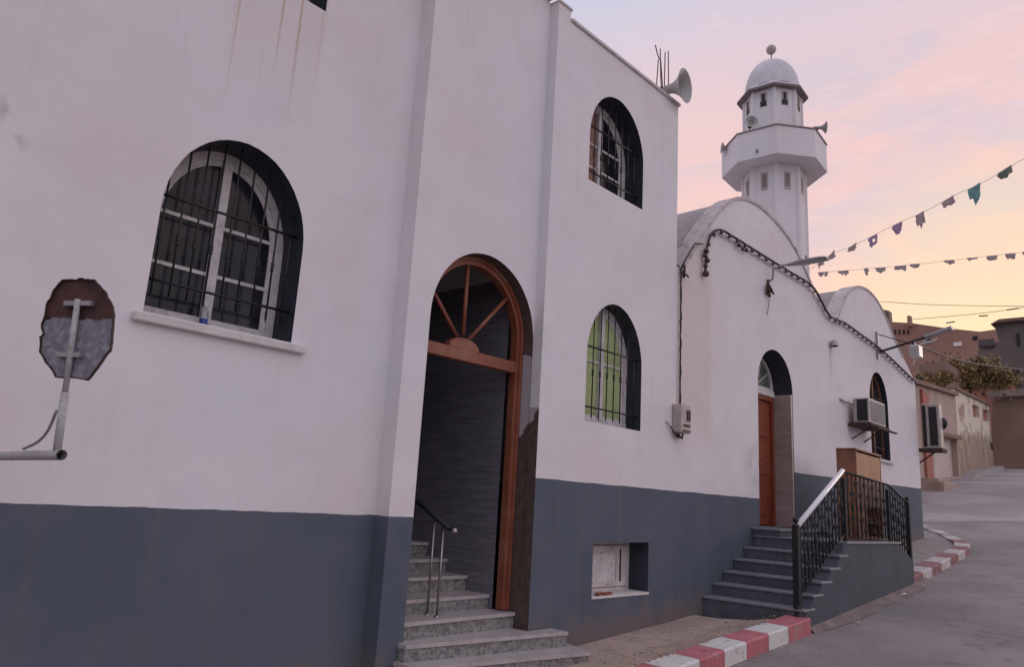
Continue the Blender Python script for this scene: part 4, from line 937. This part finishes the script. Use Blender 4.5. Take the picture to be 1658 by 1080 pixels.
# ------------------------------------------------------------------ string lights
path = [(9.78, 3.50), (9.80, 3.72), (9.84, 3.95), (9.95, 4.16), (10.13, 4.30), (10.36, 4.36), (10.8, 4.365), (12.0, 4.36), (13.0, 4.365), (13.75, 4.37), (14.1, 4.30), (14.36, 4.17), (14.6, 4.03), (14.85, 3.945), (15.2, 3.955), (15.55, 3.985), (15.9, 3.975), (16.6, 3.93), (17.5, 3.88), (18.5, 3.77), (19.5, 3.63), (20.5, 3.49)]
dn = smoothline(path, 8)
sl = empty('string_lights', (14, 5.35, 3.9), 'dark string of unlit festive bulbs draped along the hall eave', 'string lights')
f = MB(); f.tube([(p[0], 5.345, p[1]+.004*noise.noise((p[0]*4, 0, 0))) for p in dn], .021, 6); f.build('wire', 'cable', sl)
acc = 0; last = None; pos = []
for i in range(1, len(dn)):
    a, b_ = dn[i-1], dn[i]; L = math.dist(a, b_); t = 0
    while acc+L-t >= .27 if False else (acc+(L-t)) >= .27:
        t += .27-acc; acc = 0; q = (a[0]+(b_[0]-a[0])*t/L, a[1]+(b_[1]-a[1])*t/L); pos.append(q)
    acc += L-t
cw = MB()
for q in pos:
    f = MB(); f.lathe((q[0], 5.335, q[1]-.075), [(0, 0), (.022, .008), (.030, .03), (.022, .055), (.016, .08)], 8); f.build('bulb', 'bulb', sl)
for a, b_ in zip(pos[2:], pos[3:]):
    m_ = ((a[0]+b_[0])/2, (a[1]+b_[1])/2-.078); cw.tube([(a[0], 5.385, a[1]-.03), ((a[0]+m_[0])/2, 5.385, m_[1]+.02), (m_[0], 5.385, m_[1]), ((b_[0]+m_[0])/2, 5.385, m_[1]+.02), (b_[0], 5.385, b_[1]-.03)], .010, 5)
cw.build('white_cord', 'cord_white', sl)
for (x, z, r) in ((9.80, 3.86, .05), (9.77, 3.78, .045), (9.83, 3.72, .05), (9.78, 3.62, .04), (9.79, 3.50, .06), (10.9, 4.28, .04), (11.02, 4.25, .035), (11.15, 4.27, .04)):
    f = MB(); f.lathe((x, 5.34, z-r), [(0, 0), (r*.8, r*.5), (r, r), (r*.7, r*1.6), (0, r*2)], 7); f.build('bulb', 'bulb', sl)

# ------------------------------------------------------------------ street lamps
lp = empty('street_lamp', (12.05, 5.39, 3.9), 'grey street lamp on a curved wall arm over the hall door, rusty bracket below', 'street lamp')
e0 = atX(1252, 436, 12.05); e1 = atX(1283, 428, 12.05); e2 = atX(1340, 418, 12.05)
f = MB(); f.tube([(12.05, 5.385, 3.95), (12.05, 5.30, 4.0), tuple(e0), (12.05, (e0.y+e1.y)/2, (e0.z+e1.z)/2+.03), tuple(e1)], .018, 8); f.build('arm', 'galv', lp)
f = MB(); dr = (e2-e1).normalized(); sd = Vector((1, 0, 0)); uu = dr.cross(sd)*-1
uu = Vector((0, -dr.z, dr.y)) if dr.y > 0 else Vector((0, dr.z, -dr.y))
L = (e2-e1).length; prof = [(-.08, .03, .03), (0, .045, .04), (.12*L, .08, .05), (.3*L, .12, .055), (.8*L, .125, .045), (.97*L, .11, .03), (L, .08, .018)]
vs = []
for (d, hw, hh_) in prof:
    c_ = e1+dr*d
    for a in range(10):
        an = 2*math.pi*a/10; vs.append(tuple(c_+sd*hw*math.cos(an)+uu*hh_*math.sin(an)*(1 if math.sin(an) > 0 else .7)))
f.add(vs, [(i*10+k, i*10+(k+1) % 10, (i+1)*10+(k+1) % 10, (i+1)*10+k) for i in range(len(prof)-1) for k in range(10)], True); f.add(vs[:10], [tuple(range(10))]); f.add(vs[-10:], [tuple(range(10))]); f.build('lamp_head', 'galv', lp)
f = MB(); c_ = e1+dr*.45*L; f.tube([c_+uu*.03, c_+uu*.11+dr*-.04], .012, 6); f.build('sensor', 'rusty_iron', lp)
f = MB(); f.box(12.035, 12.075, 5.365, 5.398, 3.72, 4.0, .004)
rr_ = random.Random(4)
for k in range(9):
    x, z = 12.03+rr_.uniform(-.13, .11), 3.92-rr_.uniform(0, .26)*(.4 if k % 2 else 1); f.tube([(x, 5.36, z), (x+rr_.uniform(-.05, .05), 5.33, z-rr_.uniform(.03, .1))], rr_.uniform(.014, .03), 6)
f.tube([(12.05, 5.37, 3.76), (12.03, 5.36, 3.6), (12.0, 5.385, 3.36)], .006, 6); f.build('bracket', 'rusty_iron', lp)
l2 = empty('street_lamp', (17.7, 5.39, 3.7), 'street lamp on a long rising arm with stay rod, fixed to the second gable', 'street lamp')
X2 = 17.75; a0_ = atX(1430, 568, X2); a1_ = atX(1508, 543, X2); a2_ = atX(1526, 537, X2)
f = MB(); f.box(X2-.03, X2+.03, 5.355, 5.398, 3.60, 4.24, .004); f.build('mount_plate', 'galv', l2)
f = MB(); f.tube([(X2, 5.37, a0_.z-.03), tuple(a0_), tuple(a1_)], .026, 8); f.build('arm', 'black_rail', l2)
f = MB(); f.tube([(X2, 5.37, 4.18), tuple(atX(1462, 553, X2)), tuple(atX(1475, 558, X2))], .012, 6); f.build('stay_rod', 'rusty_iron', l2)
f = MB(); dr = (a2_-a1_).normalized(); s0 = a1_-dr*.12
for du, m in ((.02, 0),):
    vs = [tuple(s0+dr*a+Vector((b_, 0, 0))+Vector((0, 0, c_))) for c_ in (-.02, .035) for b_ in (-.11, .11) for a in (0, .55)]
    f.add(vs, [(0, 2, 3, 1), (4, 5, 7, 6), (0, 1, 5, 4), (2, 6, 7, 3), (0, 4, 6, 2), (1, 3, 7, 5)])
f.build('lamp_head', 'galv', l2)
f = MB(); q = [atX(*p, X2+.05) for p in ((1493, 551), (1505, 545), (1516, 542), (1517, 548), (1508, 553), (1494, 553))]; f.tube([tuple(p) for p in q], .02, 6); q = [atX(*p, X2+.1) for p in ((1490, 557), (1506, 554))]; f.tube([tuple(p) for p in q], .018, 6); f.build('tube_light', 'rail_white', l2)
bxm = empty('switch_box', tuple(atX(1480, 556, X2)), 'small white box hanging under the lamp arm near the hall end', 'electric box')
P = atX(1483, 569, X2); f = MB(); f.box(P.x-.14, P.x+.14, P.y-.10, P.y+.10, P.z-.14, P.z+.12, .01); f.build('case', 'rail_white', bxm)
f = MB(); f.box(P.x-.152, P.x-.142, P.y-.09, P.y+.09, P.z-.12, P.z+.10); f.build('door_panel', 'grey_plastic', bxm)
f = MB(); f.tube([(P.x, P.y, P.z+.12), (P.x, P.y+.02, P.z+.24)], .014, 6); f.tube([(P.x, P.y+.02, P.z-.14), (P.x-.02, P.y+.05, P.z-.26), (P.x, P.y+.12, P.z-.34)], .01, 6); f.build('hanger', 'rail_white', bxm)
wl = empty('wall_lamp', (14.93, 5.4, 3.43), 'small grey dome lamp on the hall wall between the two gables', 'wall lamp')
f = MB(); f.lathe((14.93, 5.33, 3.36), [(.085, 0), (.083, .04), (.065, .09), (.03, .12), (0, .125)], 16); f.build('shade', 'galv', wl)
f = MB(); f.lathe((14.93, 5.33, 3.33), [(0, 0), (.03, .01), (.035, .04), (.02, .06)], 10); f.build('bulb', 'bulb', wl)
f = MB(); f.tube([(14.93, 5.398, 3.45), (14.93, 5.33, 3.46)], .014, 6); f.build('arm', 'rusty_iron', wl)

# ------------------------------------------------------------------ air conditioners
ac = empty('air_conditioner', (16.3, 5.1, 1.9), 'beige air conditioner on a bracket in front of the arched hall window', 'air conditioner')
f = MB(); f.box(15.75, 16.75, 4.99, 5.30, 1.93, 2.43, .012); f.build('casing', 'beige_metal', ac)
f = MB(); f.box(15.735, 15.748, 5.02, 5.22, 1.97, 2.40, .003); f.build('side_grille', 'dark_slot', ac)
f = MB(); 
for k in range(14): x = 15.86+k*.062; f.box(x, x+.018, 4.976, 4.989, 1.98, 2.38)
f.build('front_grille', 'grey_plastic', ac)
f = MB(); f.box(15.7, 16.85, 4.95, 5.397, 1.87, 1.925, .004); f.tube([(15.9, 5.39, 1.62), (15.9, 5.0, 1.87)], .015, 6); f.tube([(16.6, 5.39, 1.62), (16.6, 5.0, 1.87)], .015, 6); f.box(15.9, 17.2, 4.9, 4.96, 1.84, 1.868); f.build('bracket', 'rusty_iron', ac)
f = MB(); f.tube([(15.74, 5.3, 2.3), (15.5, 5.37, 2.33), (15.3, 5.39, 2.36)], .022, 8); f.build('hose', 'beige_box', ac)
a2 = empty('evaporative_cooler', (20.9, 5.2, 1.8), 'tall beige cooler box with dark grilles on a shelf past the hall corner', 'air conditioner')
f = MB(); f.box(20.75, 21.02, 4.93, 5.33, 1.86, 2.97, .01); f.build('casing', 'beige_metal', a2)
f = MB(); f.box(20.737, 20.749, 4.99, 5.17, 1.93, 2.89, .003); f.build('side_grille', 'dark_slot', a2)
f = MB(); f.box(20.737, 20.749, 5.235, 5.32, 1.90, 2.93, .003); f.build('side_grille', 'dark_slot', a2)
f = MB(); f.lathe((21.02, 5.0, 2.5), [(.0, 0), (.16, 0), (.17, .03), (.16, .06), (0, .06)], 16, axis=(1, 0, 0)); f.build('fan', 'dark_slot', a2)
f = MB(); f.box(20.64, 21.08, 4.88, 5.42, 1.77, 1.855, .006); f.tube([(20.63, 5.4, 1.5), (20.95, 5.1, 1.8)], .02, 6); f.build('shelf', 'rusty_iron', a2)

# ------------------------------------------------------------------ bunting
def bunting(A, B, pts, flags, label, name='bunting'):
    root = empty(name, tuple(atP(*pts[0], A, B)), label, 'bunting')
    P3 = [atP(*p, A, B) for p in pts]; P3[0] = Vector((A[0], A[1], P3[0].z))
    f = MB(); f.tube(smoothline([tuple(p) for p in P3], 4), .0045, 5); f.build('string', 'cord_white', root)
    hd_ = Vector((B[0]-A[0], B[1]-A[1], 0)).normalized()
    for (px, py, wpx, hpx, m, seed, skew) in flags:
        wpx *= .86; hpx *= .9
        c_ = atP(px, py, A, B); dist = c_.length*.93; k = dist/F
        l_ = atP(px-wpx/2, py+skew*.5, A, B); r_ = atP(px+wpx/2, py-skew*.5, A, B); h = hpx*k
        rnd = random.Random(seed); nx_ = 7; top = [l_.lerp(r_, i/(nx_-1)) for i in range(nx_)]; vs = []; rows_ = 4
        hk = rnd.random()*.5+.5; lens = [h*.88*(1-.35*abs(i/(nx_-1)-hk))*(.8+.2*rnd.random()) for i in range(nx_)]; lens[0] *= .6
        if rnd.random() < .6: lens[rnd.randrange(1, nx_-1)] *= 1.35
        nn = Vector((-hd_.y, hd_.x, 0))
        for j in range(rows_):
            for i in range(nx_):
                t = j/(rows_-1); p = top[i]+Vector((0, 0, -lens[i]*t))+nn*(.03*math.sin(i*1.1+seed)*t)+hd_*(.02*t*rnd.uniform(-1, 1)); vs.append(tuple(p))
        fs = [(j*nx_+i, j*nx_+i+1, (j+1)*nx_+i+1, (j+1)*nx_+i) for j in range(rows_-1) for i in range(nx_-1) if not (j == rows_-2 and rnd.random() < .12) and not (j == 1 and i == 3 and seed % 3 == 0)]
        b = MB(); b.add(vs, fs, True); b.build('flag', m, root, recalc=False)
    return root
bunting((14.0, 5.38), (12.2, -1.0), [(1318, 434), (1345, 412), (1385, 396), (1450, 363), (1500, 341), (1545, 316), (1590, 296), (1645, 264), (1700, 232), (1800, 170)],
        [(1328, 424, 10, 12, 'flag_pale', 1, 8), (1345, 411, 14, 16, 'flag_grey', 2, 14), (1380, 397, 16, 14, 'flag_pale', 4, 10), (1413, 382, 17, 22, 'flag_purple', 3, 7), (1453, 362, 18, 24, 'flag_purple', 5, 8), (1489, 345, 16, 30, 'flag_grey', 7, 8), (1534, 322, 22, 18, 'flag_grey', 8, 13), (1577, 301, 24, 32, 'flag_teal', 10, 13), (1627, 273, 26, 20, 'flag_dark', 11, 14)],
        'steep upper string of torn flags, one of them teal, over the street')
bunting((14.3, 5.38), (21.0, -1.0), [(1318, 441), (1345, 440), (1380, 437), (1430, 433), (1480, 428), (1530, 423), (1570, 418), (1605, 414), (1658, 408), (1720, 400), (1800, 388)],
        [(1333, 440, 18, 11, 'flag_grey', 21, 1), (1365, 438, 20, 13, 'flag_grey', 22, 1), (1402, 434, 9, 15, 'flag_grey', 23, 1), (1425, 433, 20, 10, 'flag_grey', 25, 1), (1458, 430, 22, 12, 'flag_grey', 26, 1), (1481, 427, 19, 10, 'flag_grey', 28, 1), (1536, 421, 20, 8, 'flag_grey', 29, 1), (1574, 417, 20, 5, 'flag_grey', 31, 1), (1607, 414, 20, 10, 'flag_grey', 32, 1), (1636, 410, 20, 12, 'flag_grey', 34, 1), (1660, 407, 12, 10, 'flag_grey', 35, 1)],
        'nearly level lower string of small ragged grey flags over the street')

# ------------------------------------------------------------------ far street
def wallbuild(par, P, Q, zb0, zb1, zt0, zt1, th, m, name='wall', holes=()):
    """upright slab from P to Q with sloping foot and top; th = depth away from the camera"""
    P, Q = Vector((*P, 0)), Vector((*Q, 0)); t = (Q-P).normalized(); n = Vector((-t.y, t.x, 0)); L = (Q-P).length
    if n.dot(P) < 0: n = -n
    b = MB(); b.slab([[(0, zb0), (L, zb1), (L, zt1), (0, zt0)]]+[list(h) for h in holes], lambda p, d: tuple(P+t*p[0]+n*d+Vector((0, 0, p[1]))), 0, th); return b.build(name, m, par)
def linep(P, Q, px, py):                      # distance along and height on the wall P-Q for a pixel
    p = atP(px, py, P, Q); t = Vector((Q[0]-P[0], Q[1]-P[1])); return (Vector((p.x-P[0], p.y-P[1])).dot(t.normalized()), p.z)
P0 = (38.0, 9.73); P1 = (48.6, 10.68); P2 = (66.0, 12.25); PM = (30.0, 9.01)
ga = empty('garage_building', (40, 10, 2.), 'low pinkish garage building with a pale roller shutter at the bend of the street', 'building')
zt0 = atX(1493, 625, 38).z; zt1 = atP(1555, 650, P0, P1).z; ztM = zt0+(zt0-zt1)*8/10.64
k0 = linep(PM, P1, 1510, 706); k1 = linep(PM, P1, 1549, 712); kb0 = linep(PM, P1, 1510, 778); kb1 = linep(PM, P1, 1549, 770)
wallbuild(ga, PM, P1, .2, 2.5, ztM, zt1, 6, 'far_plaster', holes=[[(k0[0], kb0[1]), (k1[0], kb1[1]), (k1[0], k1[1]), (k0[0], k0[1])]])
t_ = (Vector(P1)-Vector(PM)).normalized(); nn = Vector((-t_.y, t_.x))
A_ = Vector(PM)+t_*k0[0]+nn*.3; B_ = Vector(PM)+t_*k1[0]+nn*.3
wallbuild(ga, tuple(A_), tuple(B_), kb0[1]-.3, kb1[1]-.3, k0[1]+.1, k1[1]+.1, .1, 'roller_shutter', 'roller_shutter')
A_ = Vector(PM)+t_*(k0[0]-.3)-nn*.25; B_ = Vector(PM)+t_*(k1[0]+.3)-nn*.25
wallbuild(ga, tuple(A_), tuple(B_), k0[1]+.02, k1[1]+.02, k0[1]+.22, k1[1]+.22, .2, 'tile_dark_roof', 'lintel')
A_ = Vector(PM)-nn*.2; B_ = Vector(P1)-nn*.2; wallbuild(ga, tuple(A_), tuple(B_), ztM+.01, zt1+.01, ztM+.2, zt1+.2, .6, 'tile_dark_roof', 'roof_edge')
a_ = linep(PM, P1, 1493, 700)[0]; b2 = linep(PM, P1, 1503, 700)[0]; A_ = Vector(PM)+t_*a_-nn*.12; B_ = Vector(PM)+t_*b2-nn*.12
wallbuild(ga, tuple(A_), tuple(B_), 1.0, 1.2, zt0-.2, zt0-.3, .119, 'far_red', 'red_panel')
pw = empty('plastered_house', (57, 11.5, 3.2), 'rough house wall with peeling whitewash and two small windows beyond the garage', 'house')
y1_ = atP(1555, 640, P1, P2).z; y2_ = atP(1611, 668, P1, P2).z; P1b = (48.7, 10.69)
hw = []
for (xa, xb, ya, yb) in ((1574, 1585, 655, 674), (1591, 1602, 662, 680)):
    a = linep(P1b, P2, xa, ya); b_ = linep(P1b, P2, xb, ya+3); a2_ = linep(P1b, P2, xa, yb); b2_ = linep(P1b, P2, xb, yb+1); hw.append([(a[0], a2_[1]), (b_[0], b2_[1]), (b_[0], b_[1]), (a[0], a[1])])
a = linep(P1b, P2, 1603, 716); b_ = linep(P1b, P2, 1608, 730)
wallbuild(pw, P1b, P2, 2.4, 4.0, y1_, y2_, 7, 'patchy_wall', holes=hw)
t_ = (Vector(P2)-Vector(P1b)).normalized(); nn = Vector((-t_.y, t_.x))
for h in hw:
    A_ = Vector(P1b)+t_*h[0][0]+nn*.25; B_ = Vector(P1b)+t_*h[1][0]+nn*.25; f_ = wallbuild(pw, tuple(A_), tuple(B_), h[0][1], h[1][1], h[3][1], h[2][1], .1, 'far_red', 'window')
A_ = Vector(P1b)-nn*.15; B_ = Vector(P2)-nn*.15; wallbuild(pw, tuple(A_), tuple(B_), y1_+.01, y2_+.01, y1_+.15, y2_+.15, .5, 'tile_dark_roof', 'roof_edge')
A_ = Vector(P1b)+t_*a[0]-nn*.04; B_ = Vector(P1b)+t_*b_[0]-nn*.04; wallbuild(pw, tuple(A_), tuple(B_), b_[1], b_[1], a[1], a[1], .03, 'dark_slot', 'hatch')
# concrete plinths along their foot
pl_ = MB(); t_ = (Vector(P2)-Vector(P1)).normalized(); nn = Vector((t_.y, -t_.x)); n = 22; vs = []
for i in range(n+1):
    q = Vector(P0).lerp(Vector(P2), i/n) if False else (Vector(P1)+t_*(17.6*i/n)); g = ground(q.x)
    for d, h in ((-.05, .22), (.6, .16+.05*math.sin(i*2.1)), (.7, -.2)): vs.append((q.x+nn.x*d, q.y+nn.y*d, g-.12+(h*.9+.12)*min(1, i/3)))
pl_.add(vs[:3], [(0, 1, 2)]); pl_.add(vs, [(i*3+k, (i+1)*3+k, (i+1)*3+k+1, i*3+k+1) for i in range(n) for k in range(2)]); tag(pl_.build('far_pavement', 'concrete'), kind='structure')
def block(poly, X, th, m, name, label, cat, extra=None):
    """house front outlined at distance X, carried back by th"""
    pts = [atX(px, py, X) for px, py in poly]; cy_ = sum(p.y for p in pts)/len(pts)
    o = empty(name, (X, cy_, min(p.z for p in pts)), label, cat)
    b = MB(); b.slab([[(p.y, p.z) for p in pts]], PYZ, X, X+th); b.build('wall', m, o)
    return o
def panel(par, px0, px1, py0, py1, X, m, name, proud=.12, dy=0):
    a = atX(px0, py0, X); b_ = atX(px1, py1+dy, X); f = MB(); f.box(X-proud, X-.01, min(a.y, b_.y), max(a.y, b_.y), min(a.z, b_.z), max(a.z, b_.z)); return f.build(name, m, par)
o = block([(1606, 652), (1640, 638), (1700, 638), (1700, 760), (1606, 762)], 70, 8, 'far_brown', 'brown_house', 'dark brown windowless wall closing the street on the right', 'house')
panel(o, 1600, 1700, 634, 640, 70, 'far_grey', 'roof_edge', .4)
o = block([(1552, 628), (1636, 622), (1636, 700), (1552, 700)], 78, 6, 'far_red', 'red_house', 'low red-painted house roof above the plastered wall', 'house')
panel(o, 1552, 1634, 621, 625, 78, 'far_plaster', 'parapet', .3); panel(o, 1608, 1634, 636, 640, 78, 'tile_dark_roof', 'ledge', .5); panel(o, 1590, 1594, 635, 640, 78, 'dark_slot', 'vent')
o = block([(1611, 530), (1618, 521), (1700, 514), (1700, 700), (1622, 700), (1620, 560)], 88, 10, 'far_dark', 'dark_tower_house', 'tall dark unplastered house at the right edge of the skyline', 'house')
a = atX(1608, 526, 88); f = MB(); P = [atX(*q, 88) for q in ((1606, 527), (1620, 519), (1700, 512), (1700, 517), (1620, 524))]; f.slab([[(p.y, p.z) for p in P]], PYZ, 87.3, 98.5); f.build('roof', 'tile_dark_roof', o)
panel(o, 1645, 1652, 540, 560, 88, 'dark_slot', 'window'); panel(o, 1640, 1652, 600, 625, 88, 'dark_slot', 'window')
o = block([(1583, 558), (1624, 553), (1624, 640), (1583, 640)], 96, 8, 'far_grey', 'grey_house', 'grey concrete house beside the dark house on the hillside', 'house')
panel(o, 1586, 1612, 552, 561, 96, 'far_dark', 'roof_edge', .6)
o = block([(1438, 521), (1475, 523), (1530, 531), (1587, 537), (1614, 533), (1622, 560), (1622, 660), (1438, 660)], 110, 12, 'far_brick', 'long_brick_house', 'long reddish brick house across the hill with a broken roofline', 'house')
panel(o, 1544, 1558, 555, 560, 110, 'rail_white', 'window'); panel(o, 1472, 1478, 514, 530, 110, 'far_brick', 'chimney', 1.0)
panel(o, 1575, 1583, 545, 550, 110, 'dark_slot', 'window'); panel(o, 1500, 1506, 548, 556, 110, 'dark_slot', 'window')
for xx in range(1448, 1474, 7): panel(o, xx, xx+3, 534, 541, 110, 'dark_slot', 'window')
o = block([(1425, 500), (1439, 503), (1441, 530), (1425, 530)], 100, 1.2, 'far_brown', 'brick_hut', 'tiny dark brick hut peeking over the second gable', 'hut')
panel(o, 1430, 1436, 508, 514, 100, 'dark_slot', 'window')
o = block([(1488, 590), (1530, 585), (1530, 640), (1488, 640)], 60, 5, 'far_brown', 'ruined_house', 'low brown house wall behind the garage roof beside the tree', 'house')
# hill
mb = MB(); xs3 = [60+8*i for i in range(30)]; ys3 = [-60+10*i for i in range(20)]; n = len(ys3)
mb.add([(x, y, ground(x)-.3+max(0, (x-78))*.11+1.5*noise.noise((x*.03, y*.03, 1))*min(1, max(0, (x-80)/20))) for x in xs3 for y in ys3], [(i*n+j, (i+1)*n+j, (i+1)*n+j+1, i*n+j+1) for i in range(len(xs3)-1) for j in range(n-1)], True)
tag(mb.build('hill', 'earth', recalc=False), kind='structure')
# trees
def tree(px, py, X, rpx, hpx, m, label, seed, n=1500, leaf=.13):
    c_ = atX(px, py, X); k = c_.length/F; R_, H_ = rpx*k, hpx*k; rnd = random.Random(seed)
    o = empty('tree', (c_.x, c_.y, c_.z-H_-1.5), label, 'tree', None); tr_ = MB(); base = Vector((c_.x, c_.y, c_.z-H_-1.5))
    limbs = []
    tr_.tube([base, base+Vector((.1, .1, 1.2)), c_-Vector((0, 0, H_*.5))], [.16, .13, .08], 8)
    clumps = []
    for i in range(26):
        a = rnd.uniform(0, 6.28); u = rnd.uniform(.2, 1); q = c_+Vector((math.cos(a)*R_*u*.6, math.sin(a)*R_*u, rnd.uniform(-.75, .85)*H_*(1-.4*u)))
        tr_.tube([c_-Vector((0, 0, H_*.7)), (q+c_)/2-Vector((0, 0, .3*H_)), q], [.08, .045, .02], 5); clumps.append((q, R_*rnd.uniform(.16, .34)))
    tr_.build('trunk', 'bark', o)
    b = MB()
    for i in range(n):
        q, r = clumps[rnd.randrange(len(clumps))]; v = Vector((rnd.gauss(0, 1), rnd.gauss(0, 1), rnd.gauss(0, .8)))*r*.6; p = q+v
        d1 = Vector((rnd.uniform(-1, 1), rnd.uniform(-1, 1), rnd.uniform(-1, 1))).normalized(); d2 = d1.cross(Vector((rnd.uniform(-1, 1), rnd.uniform(-1, 1), 1))).normalized(); s = leaf*rnd.uniform(.6, 1.5)
        b.add([p-d1*s, p+d2*s*.5, p+d1*s, p-d2*s*.5], [(0, 1, 2, 3)])
    b.build('crown', m, o, recalc=False)
tree(1570, 606, 66, 46, 22, 'leaf_autumn', 'wide bushy autumn tree with orange-green leaves above the plastered house', 5, 5200, .15)
tree(1527, 613, 60, 19, 13, 'leaf_autumn', 'lower sparse orange shrub-like tree above the garage roof', 9, 1600, .12)
tree(1612, 612, 74, 16, 20, 'leaf_green', 'dark olive bush against the tall dark house', 15, 1600, .15)
tree(1488, 612, 50, 5, 6, 'leaf_green', 'small green tuft tree beside the hall end over the garage', 12, 250, .08)
f = MB(); a_ = atX(1502, 786, 34.5); b_ = atX(1534, 779, 36.5)
f.box(35.6, 38.6, a_.y-.35, a_.y+1.2, ground(36)-.4, ground(37)+.10, .03); f.box(36.6, 38.6, a_.y+.1, a_.y+1.4, ground(37)-.2, ground(37)+.28, .03); tag(f.build('doorstep', 'far_plaster'), 'pale worn concrete step at the foot of the garage building', 'step')
# utility wires
def wire(pts, X, r, label, grp=None):
    f = MB(); f.tube(smoothline([tuple(atX(a, b_, X)) for a, b_ in pts], 5), r, 5); tag(f.build('overhead_wire', 'cable'), label, 'wire', grp)
P_ = [tuple(atX(1478, 556, 17.75)), tuple(atX(1540, 580, 22)), tuple(atX(1600, 592, 28)), tuple(atX(1668, 599, 36))]
f = MB(); f.tube(smoothline(P_, 6), .022, 6); tag(f.build('overhead_wire', 'cable'), 'thick black cable sagging right from the lamp arm across the brown houses', 'wire')
wire([(1425, 488), (1500, 493), (1580, 495), (1700, 496)], 90, .03, 'thin level wire highest in the yellow sky')
wire([(1478, 517), (1540, 512), (1600, 506), (1650, 499), (1700, 490)], 90, .03, 'thin wire rising right just above the brick roofline')
f = MB()
for (a, b_, c_, d_) in ((1532, 523, 1546, 521), (1630, 502, 1650, 499), (1585, 512, 1600, 511)): f.tube([atX(a, b_, 89.8), atX(c_, d_, 89.8)], .07, 5)
tag(f.build('wire_joint', 'cable'), 'dark splice sleeves hanging on the thin rising wire', 'wire')

# ------------------------------------------------------------------ world and sun
W = bpy.data.worlds.new('World'); S.world = W; W.use_nodes = True; nt = NT(W.node_tree)
bg = W.node_tree.nodes['Background']
tc = nt.new('ShaderNodeTexCoord'); D = nt.new('ShaderNodeVectorMath', {0: tc.outputs['Generated']}, operation='NORMALIZE').outputs[0]
sp = nt.new('ShaderNodeSeparateXYZ', {0: D}).outputs
glow = ray(1625, 520).normalized(); gh = Vector((glow.x, glow.y, 0)).normalized()
el = sp[2]
def ramp(v, stops):
    r = nt.new('ShaderNodeValToRGB', {0: v}); e = r.color_ramp.elements
    while len(e) < len(stops): e.new(.5)
    for x, (p, c) in zip(e, stops): x.position = p; x.color = tuple(c)+(1,)
    return r.outputs[0]
sr = lambda *c: tuple(((x/255+.055)/1.055)**2.4 if x > 10 else x/3294 for x in c)
hot = ramp(el, [(0, sr(252, 214, 150)), (.19, sr(253, 226, 172)), (.235, sr(254, 222, 182)), (.275, sr(251, 208, 188)), (.34, sr(248, 204, 192)), (.44, sr(243, 201, 199)), (.54, sr(228, 199, 206)), (.66, sr(206, 195, 214)), (.9, sr(185, 190, 218))])
cool = ramp(el, [(0, sr(225, 205, 225)), (.27, sr(224, 214, 230)), (.36, sr(240, 206, 212)), (.48, sr(232, 206, 214)), (.60, sr(198, 204, 229)), (.9, sr(176, 190, 222))])
dot = nt.new('ShaderNodeVectorMath', {0: D, 1: tuple(gh)}, operation='DOT_PRODUCT').outputs['Value']
side = nt.sm(dot, .62, .93)
base = nt.mix(side, cool, hot)
cv = nt.vec(D, (1, 1, 2.6)); n1 = nt.noise(cv, 2.1, 7, .55, .6); n2 = nt.noise(nt.vec(D, (1, 1, 2.2)), 3.6, 8, .58, 1.1); n3 = nt.noise(nt.vec(D, (1, 1, 5)), 22, 6, .6, .5)
base = nt.mix(nt.m('MULTIPLY', nt.sm(n1, .45, .68), .62), base, nt.mix(nt.sm(el, .20, .34), sr(254, 220, 184), sr(240, 196, 198)))
base = nt.mix(nt.m('MULTIPLY', nt.m('MULTIPLY', nt.sm(n2, .48, .66), nt.sm(el, .24, .34)), .55), base, sr(200, 196, 214))
base = nt.mix(nt.m('MULTIPLY', nt.m('MULTIPLY', nt.sm(n3, .5, .7), nt.sm(n1, .4, .6)), .22), base, sr(255, 226, 222))
g3 = nt.new('ShaderNodeVectorMath', {0: D, 1: tuple(glow)}, operation='DOT_PRODUCT').outputs['Value']
base = nt.mix(nt.m('MULTIPLY', nt.sm(g3, .975, .9985), .35), base, sr(255, 236, 178))
# the sky away from the glow (behind the camera) is the bright lavender half that lights the facade
back = nt.m('SUBTRACT', 1, nt.sm(dot, -.6, .5))
amb = nt.mix(nt.sm(el, -.02, .03), (.06, .055, .055), (1.24, 1.17, 1.34))
lft = nt.sm(sp[0], -.95, .1)                 # darkest over the left end of the street, brightest over the open side opposite the facade
amb = nt.mix(lft, nt.vec(amb, (.42, .42, .45)), amb)
base = nt.mix(.14, base, sr(230, 216, 216))
base = nt.mix(back, base, amb)
sky = nt.new('ShaderNodeTexSky', sky_type='NISHITA'); sky.sun_disc = False; sky.sun_elevation = math.radians(2); 
az = math.atan2(gh.x, gh.y); sky.sun_rotation = az
skc = nt.vec(sky.outputs[0], (.02, .02, .02))
tot = nt.new('ShaderNodeVectorMath', {0: base, 1: skc}, operation='ADD').outputs[0]
nt.l.new(tot, bg.inputs[0]); bg.inputs[1].default_value = 1.0
sd_ = bpy.data.lights.new('sun', 'SUN'); so = bpy.data.objects.new('sun', sd_); COL.objects.link(so)
sd_.energy = .6; sd_.angle = math.radians(20); sd_.color = (1, .84, .74)
sdir = Vector((gh.x*.85+.0, gh.y*.85-.25, .10)).normalized(); so.rotation_euler = sdir.to_track_quat('Z', 'Y').to_euler()
vs_ = S.view_settings; vs_.view_transform = 'Standard'; vs_.look = 'None'; vs_.exposure = 0; vs_.gamma = 1
S.render.engine = 'CYCLES'; S.cycles.max_bounces = 6
